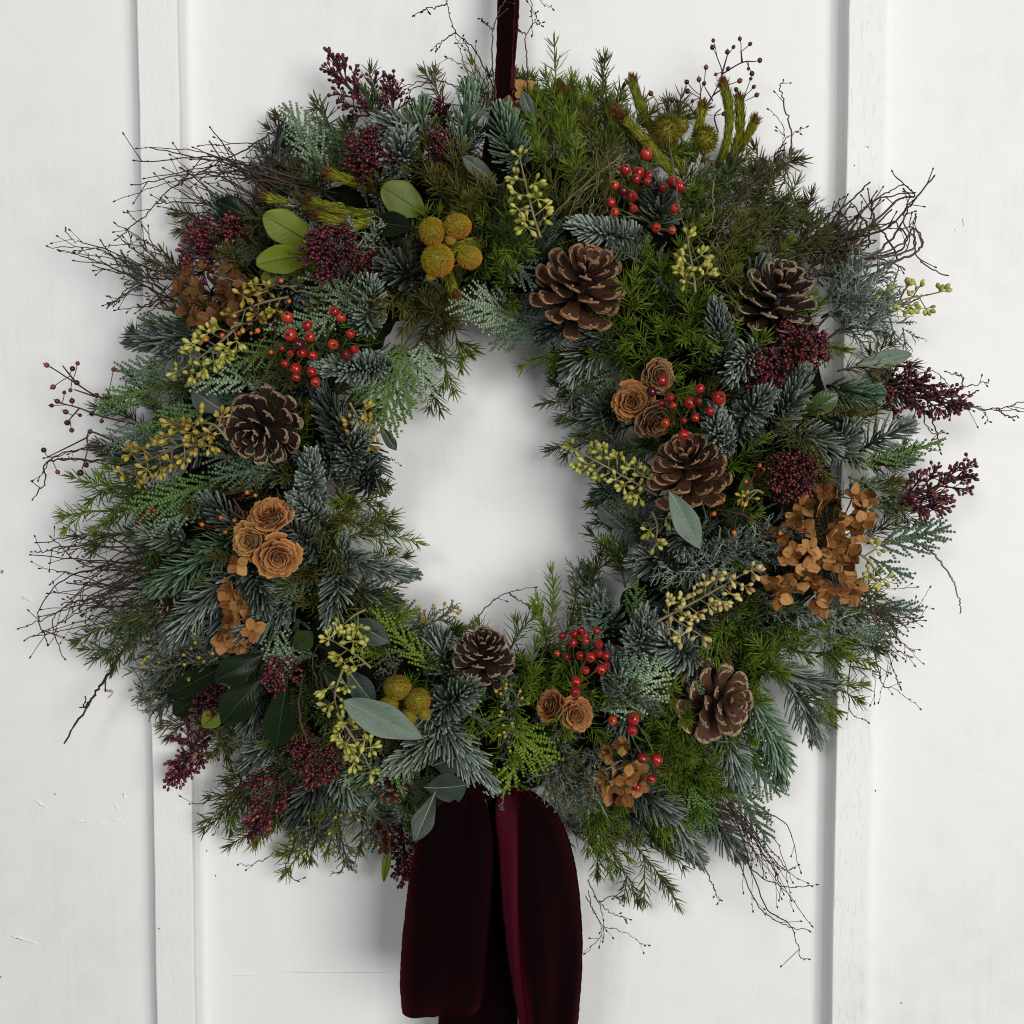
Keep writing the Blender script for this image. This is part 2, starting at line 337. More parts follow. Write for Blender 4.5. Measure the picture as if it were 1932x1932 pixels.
def g_fir(L, bow=0.0, dens=18, nl=0.0212, spread=1.0, wd=1.38, **k):
    vr = U(.78, 1.12); nl *= vr; dens *= U(.85, 1.15) / vr ** .5; wd *= U(.88, 1.12)
    pts = path(L, bow, 0.06); st = G(); nd = G()
    st.add(*tube(pts, np.linspace(0.0017, 0.0009, len(pts)), 5), 0.5)
    n = int(dens * L * 100); s = np.sort(U(0.04, 1.0, n)); p, t = along(pts, s)
    az = np.arange(n) * 2.39996 + U(-.3, .3, n); az = (az + math.pi) % (2 * math.pi) - math.pi
    az *= U(.55, .85); fs = U(.8, 1.15)
    r = radial(t, az)
    a = np.radians(np.interp(s, [0, .6, 1], [70, 58, 28]) * spread * fs + U(-5, 5, n))
    d = t * np.cos(a)[:, None] + r * np.sin(a)[:, None]
    ln = nl * np.interp(s, [0, .25, .75, 1], [.8, 1, .95, .72]) * U(.88, 1.08, n)
    V, F = inst(*NEEDLE, p, d, t + 0.45 * np.array([0, 0, 1.0]), ln, 0.00088 * wd * U(.88, 1.12, n), U(.20, .34, n))
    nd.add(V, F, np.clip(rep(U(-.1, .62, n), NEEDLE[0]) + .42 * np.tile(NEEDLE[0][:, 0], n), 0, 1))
    m = 16; a = np.radians(U(4, 58, m)); az = np.arange(m) * 2.4; tt = np.repeat(t[-1:], m, 0)
    d = tt * np.cos(a)[:, None] + radial(tt, az) * np.sin(a)[:, None]
    V, F = inst(*NEEDLE, np.repeat(pts[-1:], m, 0), d, tt, nl * U(.5, .75, m), 0.00085 * wd, 0.2)
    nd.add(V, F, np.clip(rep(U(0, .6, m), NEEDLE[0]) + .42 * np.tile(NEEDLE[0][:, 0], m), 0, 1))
    return [('stem', st, 'stem_brown', None), ('needles', nd, k['mat'], 'stuff')]

def g_fine(L, bow=0.0, dens=8.5, nl=0.0158, sides=None, wd=1.45, ang=(62, 40), tuft=9, **k):
    pts = path(L, bow, 0.05); st = G(); nd = G()
    st.add(*tube(pts, np.linspace(0.0010, 0.00045, len(pts)), 4), 0.5)
    axes = [(pts, 1.0)]
    ns = int(round(L * 38)) if sides is None else sides
    for i in range(ns):
        s0 = U(.1, .8); p, t = along(pts, np.array([s0])); az = U(-2.2, 2.2, 1)
        a = math.radians(U(28, 50)); d = (t * math.cos(a) + radial(t, az) * math.sin(a))[0]
        l = L * U(.28, .5) * (1.15 - s0 * .6); e = p[0] + d * l; mid = p[0] + d * l * .5 + t[0] * l * .06
        q = bez(p[0], mid, e, 7); st.add(*tube(q, np.linspace(0.0007, 0.0004, 7), 3), 0.5); axes.append((q, .92))
    for q, sc in axes:
        l = np.linalg.norm(np.diff(q, axis=0), axis=1).sum(); n = max(8, int(dens * l * 100))
        s = np.sort(U(.05, 1, n)); p, t = along(q, s); az = np.arange(n) * 2.39996 + U(-.5, .5, n); r = radial(t, az)
        a = np.radians(np.interp(s, [0, 1], ang) + U(-14, 14, n))
        d = t * np.cos(a)[:, None] + r * np.sin(a)[:, None]
        V, F = inst(*BLADE, p, d, t, nl * sc * np.interp(s, [0, .7, 1], [1, 1, .75]) * U(.7, 1.2, n), 0.00052 * wd, U(-.12, .22, n))
        nd.add(V, F, rep(np.clip(U(0, .8, n) + 0.25 * s, 0, 1), BLADE[0]))
        m = tuft; a = np.radians(U(6, 62, m)); tt = np.repeat(t[-1:], m, 0)
        d = tt * np.cos(a)[:, None] + radial(tt, np.arange(m) * 2.4) * np.sin(a)[:, None]
        V, F = inst(*BLADE, np.repeat(q[-1:], m, 0), d, tt, nl * sc * U(.5, .9, m), 0.0005 * wd, U(0, .2, m))
        nd.add(V, F, rep(U(.45, 1, m), BLADE[0]))
    return [('stem', st, k.get('smat', 'stem_green'), None), ('needles', nd, k['mat'], 'stuff')]

def g_cedar(L, bow=0.0, wide=0.42, step=0.0021, flat=0.16, subs=True, fat=1.0, **k):
    """flat fan spray of scale leaves"""
    pts = path(L, bow, 0.05); st = G(); sc = G()
    fat = fat * 1.15; st.add(*tube(pts, np.linspace(0.0010, 0.0004, len(pts)), 4), 0.5)
    O = []; D = []; Nn = []; W = []; Tt = []
    def chain(q, w, tone):
        l = np.linalg.norm(np.diff(q, axis=0), axis=1).sum(); n = max(2, int(l / step)); s = np.linspace(.03, .98, n); p, t = along(q, s)
        z = np.array([0, 0, 1.0]); b = nrm(np.cross(z, t))
        taper = np.interp(s, [0, .8, 1], [1, .9, .6])
        for dd in (t, t * .93 + b * .37, t * .93 - b * .37):
            O.append(p); D.append(nrm(dd + U(-.08, .08, (n, 3)))); Nn.append(np.repeat(z[None], n, 0)); W.append(w * taper); Tt.append(np.clip(tone + U(-.3, .3, n) + .15 * s, 0, 1))
    chain(pts[4:], 0.00085 * fat, .45)
    ns = max(4, int(L * 100 * 1.7)); side = 1
    for i in range(ns):
        s0 = .12 + .82 * i / ns + U(-.01, .01); side = -side
        p, t = along(pts, np.array([s0])); z = np.array([0, 0, 1.0]); b = nrm(np.cross(z, t[0]))
        l = L * wide * np.interp(s0, [0, .3, 1], [.75, 1, .25]) * U(.8, 1.1)
        a = math.radians(U(26, 38)); d = t[0] * math.cos(a) + side * b * math.sin(a) + z * U(-flat, flat)
        e = p[0] + d * l + t[0] * l * .18; q = bez(p[0], p[0] + d * l * .5, e, 8); chain(q, 0.00080 * fat, .5)
        st.add(*tube(q, np.linspace(0.0006, 0.0003, 8), 3), 0.5)
        if subs:
            m = max(1, int(l / 0.0060)); sd = side
            for j in range(m):
                sd = -sd; s1 = .15 + .8 * j / m; p2, t2 = along(q, np.array([s1])); b2 = nrm(np.cross(z, t2[0]))
                l2 = l * .48 * (1.1 - s1) * U(.8, 1.2); a2 = math.radians(U(28, 40))
                d2 = t2[0] * math.cos(a2) + sd * b2 * math.sin(a2) + z * U(-flat, flat)
                chain(np.array([p2[0], p2[0] + d2 * l2 * .5, p2[0] + d2 * l2 + t2[0] * l2 * .1]), 0.00075 * fat, .6)
    O = np.concatenate(O); D = np.concatenate(D); Nn = np.concatenate(Nn); W = np.concatenate(W); Tt = np.concatenate(Tt)
    V, F = inst(*SCALE, O, D, Nn, step * 1.45, W, 0.05); sc.add(V, F, rep(Tt, SCALE[0]))
    return [('stem', st, 'stem_green', None), ('foliage', sc, k['mat'], 'stuff')]

def g_cord(L, bow=0.0, n1=9, buds=0, **k):
    """silvery cypress: thin cords branching in all directions"""
    pts = path(L, bow, 0.08); st = G(); sc = G(); bd = G()
    st.add(*tube(pts, np.linspace(0.0010, 0.0005, len(pts)), 4), 0.5)
    tips = []
    def cord(p, d, l, w, depth):
        d2 = nrm(d + U(-.25, .25, 3)); e = p + (d * .55 + d2 * .45) * l; q = bez(p, p + d * l * .5, e, 5)
        sc.add(*tube(q, np.linspace(w, w * .7, 5), 4), U(.2, .9)); 
        n = max(2, int(l / 0.0026)); s = np.linspace(.05, 1, n); pp, tt = along(q, s)
        az = np.arange(n) * 2.4; r = radial(tt, az)
        V, F = inst(*SCALE, pp, tt * .72 + r * .7, r, 0.0034, w * 1.05, .1); sc.add(V, F, rep(U(.2, 1, n), SCALE[0]))
        tips.append((e, d2))
        if depth:
            for s0 in U(.2, .85, 4):
                i = min(4, int(s0 * 5)); r = nrm(RNG.normal(size=3)); dd = nrm(d + r * .8); cord(q[i], dd, l * U(.4, .65), w * .85, depth - 1)
    for s0 in np.linspace(.12, .95, max(4, int(n1 * L / .06))):
        p, t = along(pts, np.array([s0])); r = radial(t, U(-2.1, 2.1, 1))[0]; a = math.radians(U(25, 55))
        cord(p[0], nrm(t[0] * math.cos(a) + r * math.sin(a)), U(.016, .030) * (1.15 - .5 * s0), 0.00080, 1)
    cord(pts[-1], nrm(pts[-1] - pts[-2]), .014, .0006, 1)
    out = [('stem', st, 'stem_brown', None), ('foliage', sc, k['mat'], 'stuff')]
    if buds:
        idx = RNG.choice(len(tips), min(buds, len(tips)), replace=False); O = np.array([tips[i][0] for i in idx]); D = np.array([tips[i][1] for i in idx])
        V, F = inst(*BUD, O, D, [0, 0.1, 1], 0.0034 * U(.7, 1.2, len(O)), 0.0028); bd.add(V, F, rep(U(0, 1, len(O)), BUD[0])); out.append(('bud_clusters', bd, 'yellow_bud', 'stuff'))
    return out

def g_fuzz(L, bow=0.0, **k):
    """soft stem clad in short upswept leaves, with a brown-red tuft at the end"""
    pts = path(L, bow, 0.05, 18); st = G(); nd = G(); tp = G()
    st.add(*tube(pts, np.linspace(0.0016, 0.0013, len(pts)), 5), 0.5)
    n = int(L * 100 * 85); s = np.sort(U(.0, .93, n)); p, t = along(pts, s); r = radial(t, np.arange(n) * 2.39996)
    a = np.radians(U(20, 36, n)); d = t * np.cos(a)[:, None] + r * np.sin(a)[:, None]
    V, F = inst(*BLADE, p + r * .0016, d, t, .0085 * U(.75, 1.15, n) * np.interp(s, [0, .5, .93], [.8, 1, 1.15]), .00062, .22); nd.add(V, F, rep(U(0, 1, n), BLADE[0]))
    m = 90; s = U(.94, 1.0, m); p, t = along(pts, s); r = radial(t, np.arange(m) * 2.4); a = np.radians(U(8, 62, m)); d = t * np.cos(a)[:, None] + r * np.sin(a)[:, None]
    V, F = inst(*BLADE, p, d, t, .0100 * U(.7, 1.1, m), .00060, .2); tp.add(V, F, rep(U(0, 1, m), BLADE[0]))
    return [('stem', st, 'stem_green', None), ('leaves', nd, 'fuzz', 'stuff'), ('tip_tuft', tp, 'fuzz_tip', 'stuff')]

def g_skimmia(L, bow=0.0, dome=False, nb=110, **k):
    """flower-bud head: a branching panicle, or a dome of buds seen from above"""
    nb = int(nb * 1.25); st = G(); bd = G(); O = []; D = []
    if dome:
        R = L; nbr = 13; base = np.array([0, 0, -R * 1.2]); st.add(*tube(np.array([base * 1.4, base * .8, base * .4]), .0013, 5), .5)
        hubs = []
        for i in range(nbr):
            f = (i + .5) / nbr; r = R * .62 * math.sqrt(f); az = i * 2.39996
            hub = np.array([r * math.cos(az), r * math.sin(az), R * (.30 * (1 - f) - .25)]) + U(-.1, .1, 3) * R
            st.add(*tube(bez(base * .5, np.array([hub[0] * .3, hub[1] * .3, -R * .4]), hub, 5), .0006, 3), .5); hubs.append((hub, nrm(hub - base * .8)))
        for hub, hd in hubs:
            for j in range(max(4, int(nb / nbr))):
                d = nrm(hd + RNG.normal(size=3) * .75); d[2] = abs(d[2]) * .8 + .1; d = nrm(d); e = hub + d * R * U(.22, .40); O.append(e); D.append(d)
                st.add(*tube(np.array([hub, (hub + e) / 2 + .1 * R * U(-.2, .2, 3), e]), .00042, 3), U(0, 1))
    else:
        pts = path(L, bow, .03); st.add(*tube(pts, np.linspace(.0016, .0009, len(pts)), 5), .5)
        nbr = int(11 + L * 60)
        for i in range(nbr):
            s0 = .22 + .78 * i / nbr; p, t = along(pts, np.array([s0])); r = radial(t, np.array([i * 2.4]))[0]; a = math.radians(np.interp(s0, [.2, 1], [62, 18]))
            d = t[0] * math.cos(a) + r * math.sin(a) * np.array([1, 1, .7]); l = L * .36 * (1.15 - .6 * s0) * U(.8, 1.2); e = p[0] + d * l
            st.add(*tube(bez(p[0], p[0] + d * l * .5, e, 5), np.linspace(.0008, .0006, 5), 4), U(0, 1))
            for j in range(max(4, int(nb / nbr))):
                f = U(.35, 1.0); b0 = p[0] + (e - p[0]) * f; d2 = nrm(d + RNG.normal(size=3) * .55); e2 = b0 + d2 * U(.0045, .0085); O.append(e2); D.append(d2)
                st.add(*tube(np.array([b0, (b0 + e2) / 2, e2]), .00048, 3), U(0, 1))
    O = np.array(O); D = np.array(D); n = len(O)
    V, F = inst(*BUD, O - D * .001, D, RNG.normal(size=(n, 3)), .0035 * U(.75, 1.2, n), .0029 * U(.8, 1.15, n)); bd.add(V, F, rep(np.clip(U(-.1, 1.02, n), 0, 1), BUD[0]))
    return [('stem', st, 'skimmia_stem', None), ('flower_buds', bd, 'skimmia_bud', 'stuff')]

GEN = dict(fir=g_fir, fine=g_fine, cedar=g_cedar, cord=g_cord, fuzz=g_fuzz, skim=g_skimmia)
NAMES = dict(fir='fir_sprig', fine='needle_leaf_sprig', cedar='cedar_spray', cord='cypress_sprig', fuzz='woolly_stem', skim='skimmia_cluster')
GROUPS = dict(fir='fir tips tucked into the wreath', fine='fine needle-leaf sprigs in the wreath', cedar='flat cedar sprays in the wreath', cord='silvery cypress sprigs in the wreath',
              fuzz='woolly green stems in the wreath', skim='burgundy bud heads in the wreath')
DESC = dict(fir_blue='blue-green fir tip', fir_green='green fir tip', fir_dark='dark slate fir tip', fir_olive='olive-grey fir tip', fine_green='bright green needle-leaf sprig', fine_dark='dark green needle-leaf sprig',
            fine_olive='olive needle-leaf sprig', fine_brown='brownish needle-leaf sprig', cedar_pale='pale frosted cedar spray', cedar_grey='grey-green cedar spray', cedar_green='green cedar spray',
            cedar_lime='lime-green cedar spray', silver='silver-grey cypress sprig', silver_dull='dull grey cypress sprig')
def sprig(kind, u0, v0, u1, v1, lift0=-.028, lift1=.010, roll=0.0, desc=None, cat=None, h0=None, h1=None, label=None, **k):
    a = crest(u0, v0) + lift0 if h0 is None else h0; b = crest(u1, v1) + lift1 if h1 is None else h1
    O = P(u0, v0, max(.008, a)); T = P(u1, v1, max(.012, b)); L = float(np.linalg.norm(T - O)); X, Y, Z = frame(O, T, roll)
    k.setdefault('bow', float(U(-.07, .07)))
    root = thing(NAMES[kind], mat4(O, X, Y, Z), ((u0 + 2 * u1) / 3, (v0 + 2 * v1) / 3), desc or DESC.get(k.get('mat'), kind), cat or dict(fir='fir sprig', fine='sprig', cedar='cedar spray', cord='cypress sprig', fuzz='stem', skim='flower buds')[kind], GROUPS[kind], label)
    if kind in ('fir', 'fine', 'cedar', 'cord'): root['src'] = k['mat']
    for nm, g, mt, kd in GEN[kind](L, **k): g.build(nm, mt, root, True, kd)
    return root

# ------------------------------------------------------------------ leaves
def g_leaf(L, Wd, curl=0.12, fold=0.18, tipx=0.62, twist=0.0, nx=44, ny=22, thick=.00025, pointed=True):
    bl = G(); rb = G(); xs = np.linspace(0, 1, nx)
    if pointed: w = np.sin(np.pi * xs ** (math.log(.5) / math.log(tipx))) ** .85
    else: w = np.clip(np.sin(np.pi * np.clip(xs, 0, 1) ** (math.log(.5) / math.log(tipx))), 0, 1) ** .55
    w = np.maximum(w, .012) * (1 + .035 * np.sin(xs * U(9, 16) + U(0, 6)))
    ys = np.linspace(-1, 1, ny + 1); V = []
    for sgn in (1, -1):
        for x, ww in zip(xs, w):
            for y in ys:
                yy = y * ww * Wd / 2; z = curl * L * 4 * x * (1 - x) * .5 + fold * abs(yy) - .02 * L * math.sin(7 * x + 3 * y) * abs(y) + twist * yy * x * 1.2
                V.append((x * L, yy, z + sgn * thick))
    V = np.array(V); m = ny + 1; F = grid_tris(nx, m, False); F2 = F[:, ::-1] + nx * m; N0 = nx * m
    E = []
    for i in range(nx - 1):
        for j0 in (0, ny):
            a = i * m + j0; b = a + m; c = a + N0; d = b + N0; E += [(a, b, d), (a, d, c)]
    vx, vy = V[:, 0] / L, np.tile(np.repeat(ys[None], nx, 0).ravel(), 2); s = vx * 11 - np.abs(vy) * 2.2; vein = np.exp(-((s - np.round(s)) / .10) ** 2) * (np.abs(vy) < .93)
    V[:, 2] -= .00022 * vein * np.sign(np.repeat([1, -1], N0)); sp = np.zeros(len(V))
    for q in range(7): cx, cy = U(.1, .9), U(-.8, .8); sp -= .5 * np.exp(-(((vx - cx) * L) ** 2 + ((vy - cy) * Wd / 2) ** 2) / U(.0006, .0016) ** 2)
    bl.add(V, np.concatenate([F[:, ::-1], F2[:, ::-1], np.array(E)]), np.clip(.45 + .22 * vein + .15 * np.abs(vy) ** 6 + sp + .10 * np.sin(vx * 5 + vy * 2), 0, 1))
    zc = curl * L * 4 * xs * (1 - xs) * .5
    q = np.stack([xs * L, 0 * xs, zc + thick + .0001], 1)[:-1]; rb.add(*tube(q, np.linspace(.0006, .0002, len(q)), 4), .5)
    return bl, rb
def leaf(u0, v0, u1, v1, wid, mat, rib, lift0=-.012, lift1=.014, roll=0.0, desc='leaf', name='leaf', h0=None, h1=None, label=None, **k):
    a = crest(u0, v0) + lift0 if h0 is None else h0; b = crest(u1, v1) + lift1 if h1 is None else h1
    O = P(u0, v0, a); T = P(u1, v1, b); L = float(np.linalg.norm(T - O)); X, Y, Z = frame(O, T, roll)
    root = thing(name, mat4(O, X, Y, Z), ((u0 + u1) / 2, (v0 + v1) / 2), desc, 'leaf', 'single leaves in the wreath', label)
    bl, rb = g_leaf(L, wid * PX * .93, **k); bl.build('blade', mat, root); rb.build('midrib', rib, root)
    return root

# ------------------------------------------------------------------ pine cones
def scale_mesh(name, mat, rim=.12, curl=.30):
    """one woody cone scale, unit length along X, upper face +Z"""
    g = G(); nx, ny = 13, 9; xs = np.concatenate([np.linspace(0, .8, 8), np.array([.88, .94, .975, .995, 1.0])]); ys = np.linspace(-1, 1, ny)
    w = np.interp(xs, [0, .25, .55, .78, .90, .96, .985, 1.0], [.13, .15, .19, .235, .235, .19, .13, .06])
    th = np.interp(xs, [0, .5, .78, .90, 1], [.020, .020, .028, .050, .036])
    V = []; T = []
    for sgn in (1, -1):
        for i, x in enumerate(xs):
            for y in ys:
                yy = y * w[i]; z = curl * x ** 2.6 * .55 + (.30 * yy * yy / .1 * .18 if sgn > 0 else .22 * yy * yy) 
                zz = z + (sgn * th[i] * (1 - .55 * y * y))
                if sgn > 0: zz += .010 * math.exp(-(yy / .03) ** 2) * (x < .8)
                V.append((x, yy, zz)); e = max(min(.93, abs(y) ** 6 * .93 * np.interp(x, [0, .45, .7], [0, 0, 1])), np.interp(x, [0, .5, .88, .94, 1], [0, .40, .70, .93, 1]))
                T.append(e if sgn > 0 else min(1, e + .10))
    V = np.array(V); F = grid_tris(nx, ny, False); N0 = nx * ny; E = []
    for i in range(nx - 1):
        for j0 in (0, ny - 1):
            a = i * ny + j0; b = a + ny; E += [(a, b, b + N0), (a, b + N0, a + N0)]
    for j in range(ny - 1):
        a = (nx - 1) * ny + j; E += [(a, a + 1, a + 1 + N0), (a, a + 1 + N0, a + N0)]
    g.add(V, np.concatenate([F[:, ::-1], F + N0, np.array(E)]), T)
    # the small boss on the lip
    bv, bf = inst(*ball(6, 4), np.array([[.90, 0, curl * .42 + .05]]), np.array([.7, 0, .7]), np.array([0, 1.0, 0]), .10, .09); g.add(bv, bf, 1.0)
    return g.mesh(name, mat)
CONE_SC = {}
def pine_cone(u, v, h, width, aspect, tilt, turn, mat, label, n=36, open_=1.0, uniq=0):
    """tilt: angle of the cone's axis away from the viewer, turn: direction it leans to in the picture (0 right, 90 up)"""
    if mat not in CONE_SC: CONE_SC[mat] = [scale_mesh('scale', mat, curl=c) for c in (.22, .34, .46)]
    C = P(u, v, h); t, a = math.radians(tilt), math.radians(turn)
    A = np.array([math.sin(t) * math.cos(a), -math.cos(t), math.sin(t) * math.sin(a)])
    Xx = nrm(np.cross([0.3, 0.2, 1.0], A)); Yy = np.cross(A, Xx)
    R = width * PX / 2 * .80; H = 2 * R * aspect
    root = thing('pine_cone', mat4(C - A * H * .45, Xx, Yy, A), (u, v), '', 'pine cone', 'open pine cones in the wreath', label)
    core = G(); zz = np.linspace(0, H * .80, 8); core.add(*tube(np.stack([0 * zz, 0 * zz, zz], 1), R * np.interp(zz / H, [0, .4, .8], [.28, .24, .08]), 8), .1); core.build('core', mat, root)
    for i in range(n):
        f = (i + .5) / n; az = i * 2.39996 + U(-.06, .06)
        el = math.radians(np.interp(f, [0, .2, .5, .8, 1], [-28, -4, 16, 40, 68]) / open_ + U(-7, 7))
        r0 = R * np.interp(f, [0, .5, 1], [.16, .14, .05]); z0 = H * np.interp(f, [0, 1], [.14, .82])
        l = R * np.interp(f, [0, .12, .45, .75, 1], [.78, .95, .97, .74, .36]) * U(.92, 1.08)
        rad = np.array([math.cos(az), math.sin(az), 0]); d = rad * math.cos(el) + np.array([0, 0, math.sin(el)])
        zdir = -rad * math.sin(el) + np.array([0, 0, math.cos(el)]); y = np.cross(zdir, d)
        wsc = l * np.interp(f, [0, .5, 1], [1.02, 1.0, .85])
        m = mat4(rad * r0 + np.array([0, 0, z0]), d * l, y * wsc, zdir * l)
        link('scale', CONE_SC[mat][i % 3], root, m)
    return root

def rose_scale(name, mat, seed):
    """thin, wavy, cupped scale standing on its lower edge: Z up, bulging towards +X"""
    r = np.random.default_rng(seed); g = G(); nu, nv = 13, 6; V = []; T = []
    ph = r.uniform(0, 6, 3)
    for sgn in (1, -1):
        for j in range(nv):
            q = j / (nv - 1)
            for i in range(nu):
                p = i / (nu - 1) * 2 - 1; wd = .62 * (0.55 + .45 * q); a = p * wd * 1.35
                rr = 1.0 + .16 * q * q + .03 * math.sin(5 * p + ph[0]) * q; top = (1 - .30 * abs(p) ** 2.6) + .08 * math.sin(7 * p + ph[1]) + .06 * math.sin(17 * p + ph[2]) + r.normal() * .035 * (q > .7)
                V.append((rr * math.cos(a) - 1 + sgn * .014, rr * math.sin(a), q * top)); T.append(min(1, .05 + .95 * q ** 2.0))
    V = np.array(V); F = grid_tris(nv, nu, False); N0 = nu * nv; E = []
    for i in range(nu - 1):
        a = (nv - 1) * nu + i; E += [(a, a + 1, a + 1 + N0), (a, a + 1 + N0, a + N0)]
    for j in range(nv - 1):
        for i0 in (0, nu - 1):
            a = j * nu + i0; b = a + nu; E += [(a, b, b + N0), (a, b + N0, a + N0)]
    g.add(V, np.concatenate([F, F[:, ::-1] + N0, np.array(E)]), T); return g.mesh(name, mat)
ROSE_SC = {}
def cedar_rose(u, v, h, width, tilt, turn, mat, label, n=30):
    if mat not in ROSE_SC: ROSE_SC[mat] = [rose_scale('scale', mat, 11 + s) for s in range(4)]
    C = P(u, v, h); t, a = math.radians(tilt), math.radians(turn)
    A = np.array([math.sin(t) * math.cos(a), -math.cos(t), math.sin(t) * math.sin(a)]); Xx = nrm(np.cross([0.3, 0.2, 1.0], A)); Yy = np.cross(A, Xx)
    R = width * PX / 2 * .84
    root = thing('cedar_rose', mat4(C - A * R * .5, Xx, Yy, A), (u, v), '', 'cedar cone', 'rose-shaped cedar cones in the wreath', label)
    core = G(); zz = np.linspace(-R * .5, R * .55, 8); core.add(*tube(np.stack([0 * zz, 0 * zz, zz], 1), R * np.interp(zz, [-R * .5, 0, R * .55], [.3, .80, .05]), 12), .05); core.build('core', mat, root)
    for i in range(n):
        f = (i + .5) / n; az = i * 2.39996 + U(-.1, .1); r = R * (.05 + .80 * f ** .75); lean = math.radians(4 + 58 * f + U(-6, 6))
        hgt = R * np.interp(f, [0, .3, 1], [.34, .48, .58]); z0 = R * np.interp(f, [0, .4, 1], [.46, .26, -.26])
        rad = np.array([math.cos(az), math.sin(az), 0]); tan = np.array([-math.sin(az), math.cos(az), 0]); up = np.array([0, 0, math.cos(lean)]) + rad * math.sin(lean)
        out = rad * math.cos(lean) - np.array([0, 0, math.sin(lean)]); w = R * np.interp(f, [0, .3, 1], [.17, .44, .74])
        w *= U(.85, 1.12); hgt *= U(.78, 1.15); tan = nrm(tan + up * U(-.14, .14)); link('scale', ROSE_SC[mat][i % 4], root, mat4(rad * r * U(.80, .92) + np.array([0, 0, z0]), out * w, tan * w, up * hgt))
    return root

# ------------------------------------------------------------------ seeds, hips, berries, hydrangea, balls, twigs
POD = None
def pods_mesh(mat):
    g = G(); xs = [0, .36, .46, .58, .74, .87, .94]; ws = [.07, .10, .22, .38, .42, .28, .10]
    V, F = spindle(xs, ws, 7); g.add(V * np.array([1, .5, .5]), F, np.clip(V[:, 0], 0, 1)); return g.mesh('seed_pod', mat)
PODS = {}
def seeds(pts, n, mat, desc, h=None, dh=.012, spread=1.0, size=.0100, label=None, umb=6):
    """gum-nut spray: little umbels of club-shaped pods along a stalk through the given photo points"""
    if mat not in PODS: PODS[mat] = pods_mesh(mat)
    W = np.array([P(u, v, (crest(u, v) + dh) if h is None else h) for u, v in pts]); q = spl(W, 20); C = q[0]
    um, vm = np.mean([p[0] for p in pts]), np.mean([p[1] for p in pts])
    root = thing('seed_spray', Matrix.Translation(Vector(C)), (um, vm), desc, 'seed spray', 'yellow seed sprays in the wreath', label); q = q - C
    st = G(); st.add(*tube(q, np.linspace(.0012, .0007, 20), 5), .5); L = np.linalg.norm(np.diff(q, axis=0), axis=1).sum()
    n = n * 1.3; nu = max(2, round(n / umb)); view = np.array([0, -1.0, 0])
    for i in range(nu):
        s = .12 + .88 * (i + .5) / nu if nu > 1 else 1; p, t = along(q, np.array([s])); p = p[0]; t = t[0]; b = nrm(np.cross(t, view))
        sd = (1 if i % 2 else -1); d = nrm(t * .35 + b * sd * U(.5, 1.0) + view * U(-.1, .55)); l = U(.006, .012) * spread
        if i == nu - 1: d = nrm(t + view * .3)
        hub = p + d * l; st.add(*tube(np.array([p, p + d * l * .5, hub]), .0006, 4), .5)
        for j in range(umb):
            e = nrm(d * .55 + RNG.normal(size=3) * .75 + view * .25); z = nrm(np.cross(e, [.3, .5, .8])); y = np.cross(z, e); sz = size * U(.82, 1.15)
            link('seed_pod', PODS[mat], root, mat4(hub, e * sz, y * sz * .86, z * sz * .86))
    st.build('stem', 'seed_stem', root); return root

HM = {}
def hip_meshes():
    g = G(); V, F = HIP; g.add(V * np.array([1.0, 1, 1]), F, .5); HM['r'] = g.mesh('rose_hip', 'hip_red'); HM['d'] = g.mesh('rose_hip', 'hip_dark')
    c = G(); n = 8; az = np.arange(n) * 2 * math.pi / n; d = np.stack([np.full(n, .55), np.cos(az) * .8, np.sin(az) * .8], 1)
    V, F = inst(*BLADE, np.repeat(np.array([[.96, 0, 0]]), n, 0), d, [1.0, .01, .02], .20, .05, .1); c.add(V, F, .6)
    V, F = inst(*ball(6, 4), np.array([[.93, 0, 0]]), [1.0, 0, 0], [0, 0, 1.0], .10, .22); c.add(V, F, .2); HM['c'] = c.mesh('calyx', 'calyx')
hip_meshes()
def hips(root_uv, berries, label, kind='r', rooth=-.02, lift=.018, stem='stem_green'):
    ru, rv = root_uv; C = P(ru, rv, crest(ru, rv) + rooth); view = np.array([0, -1.0, 0])
    um = np.mean([b[0] for b in berries]); vm = np.mean([b[1] for b in berries])
    root = thing('rose_hip_sprig', Matrix.Translation(Vector(C)), (um, vm), '', 'rose hips', 'red rose-hip sprigs in the wreath', label); st = G()
    hubs = []
    for (u, v, r) in berries:
        T = P(u, v, crest(u, v) + lift + U(-.006, .008)) - C; l = np.linalg.norm(T)
        near = [hb for hb in hubs if np.linalg.norm(hb - T) < .030]
        if near and U(0, 1) < .75: b0 = near[0]
        else:
            b0 = T * U(.55, .72) + view * -.004; hubs.append(b0); st.add(*tube(bez(np.zeros(3), b0 * .5 + U(-.006, .006, 3), b0, 8), np.linspace(.0011, .0008, 8), 4), .5)
        rr = r * PX * .92 * U(.84, 1.10); d = nrm(T - b0 + view * .004 + U(-.004, .004, 3)); st.add(*tube(bez(b0, (b0 + T) / 2 + U(-.002, .002, 3), T - d * rr, 6), .00055, 4), .5)
        d2 = nrm(d + view * U(.0, .9) + U(-.3, .3, 3)); z = nrm(np.cross(d2, [.3, .5, .8])); y = np.cross(z, d2); s = 2 * rr
        m = mat4(T - d2 * rr, d2 * s * U(1.0, 1.12), y * s, z * s); hp = link('rose_hip', HM['d' if U(0, 1) < .14 else kind], root, m); link('calyx', HM['c'], hp)
    st.build('stem', stem, root); return root

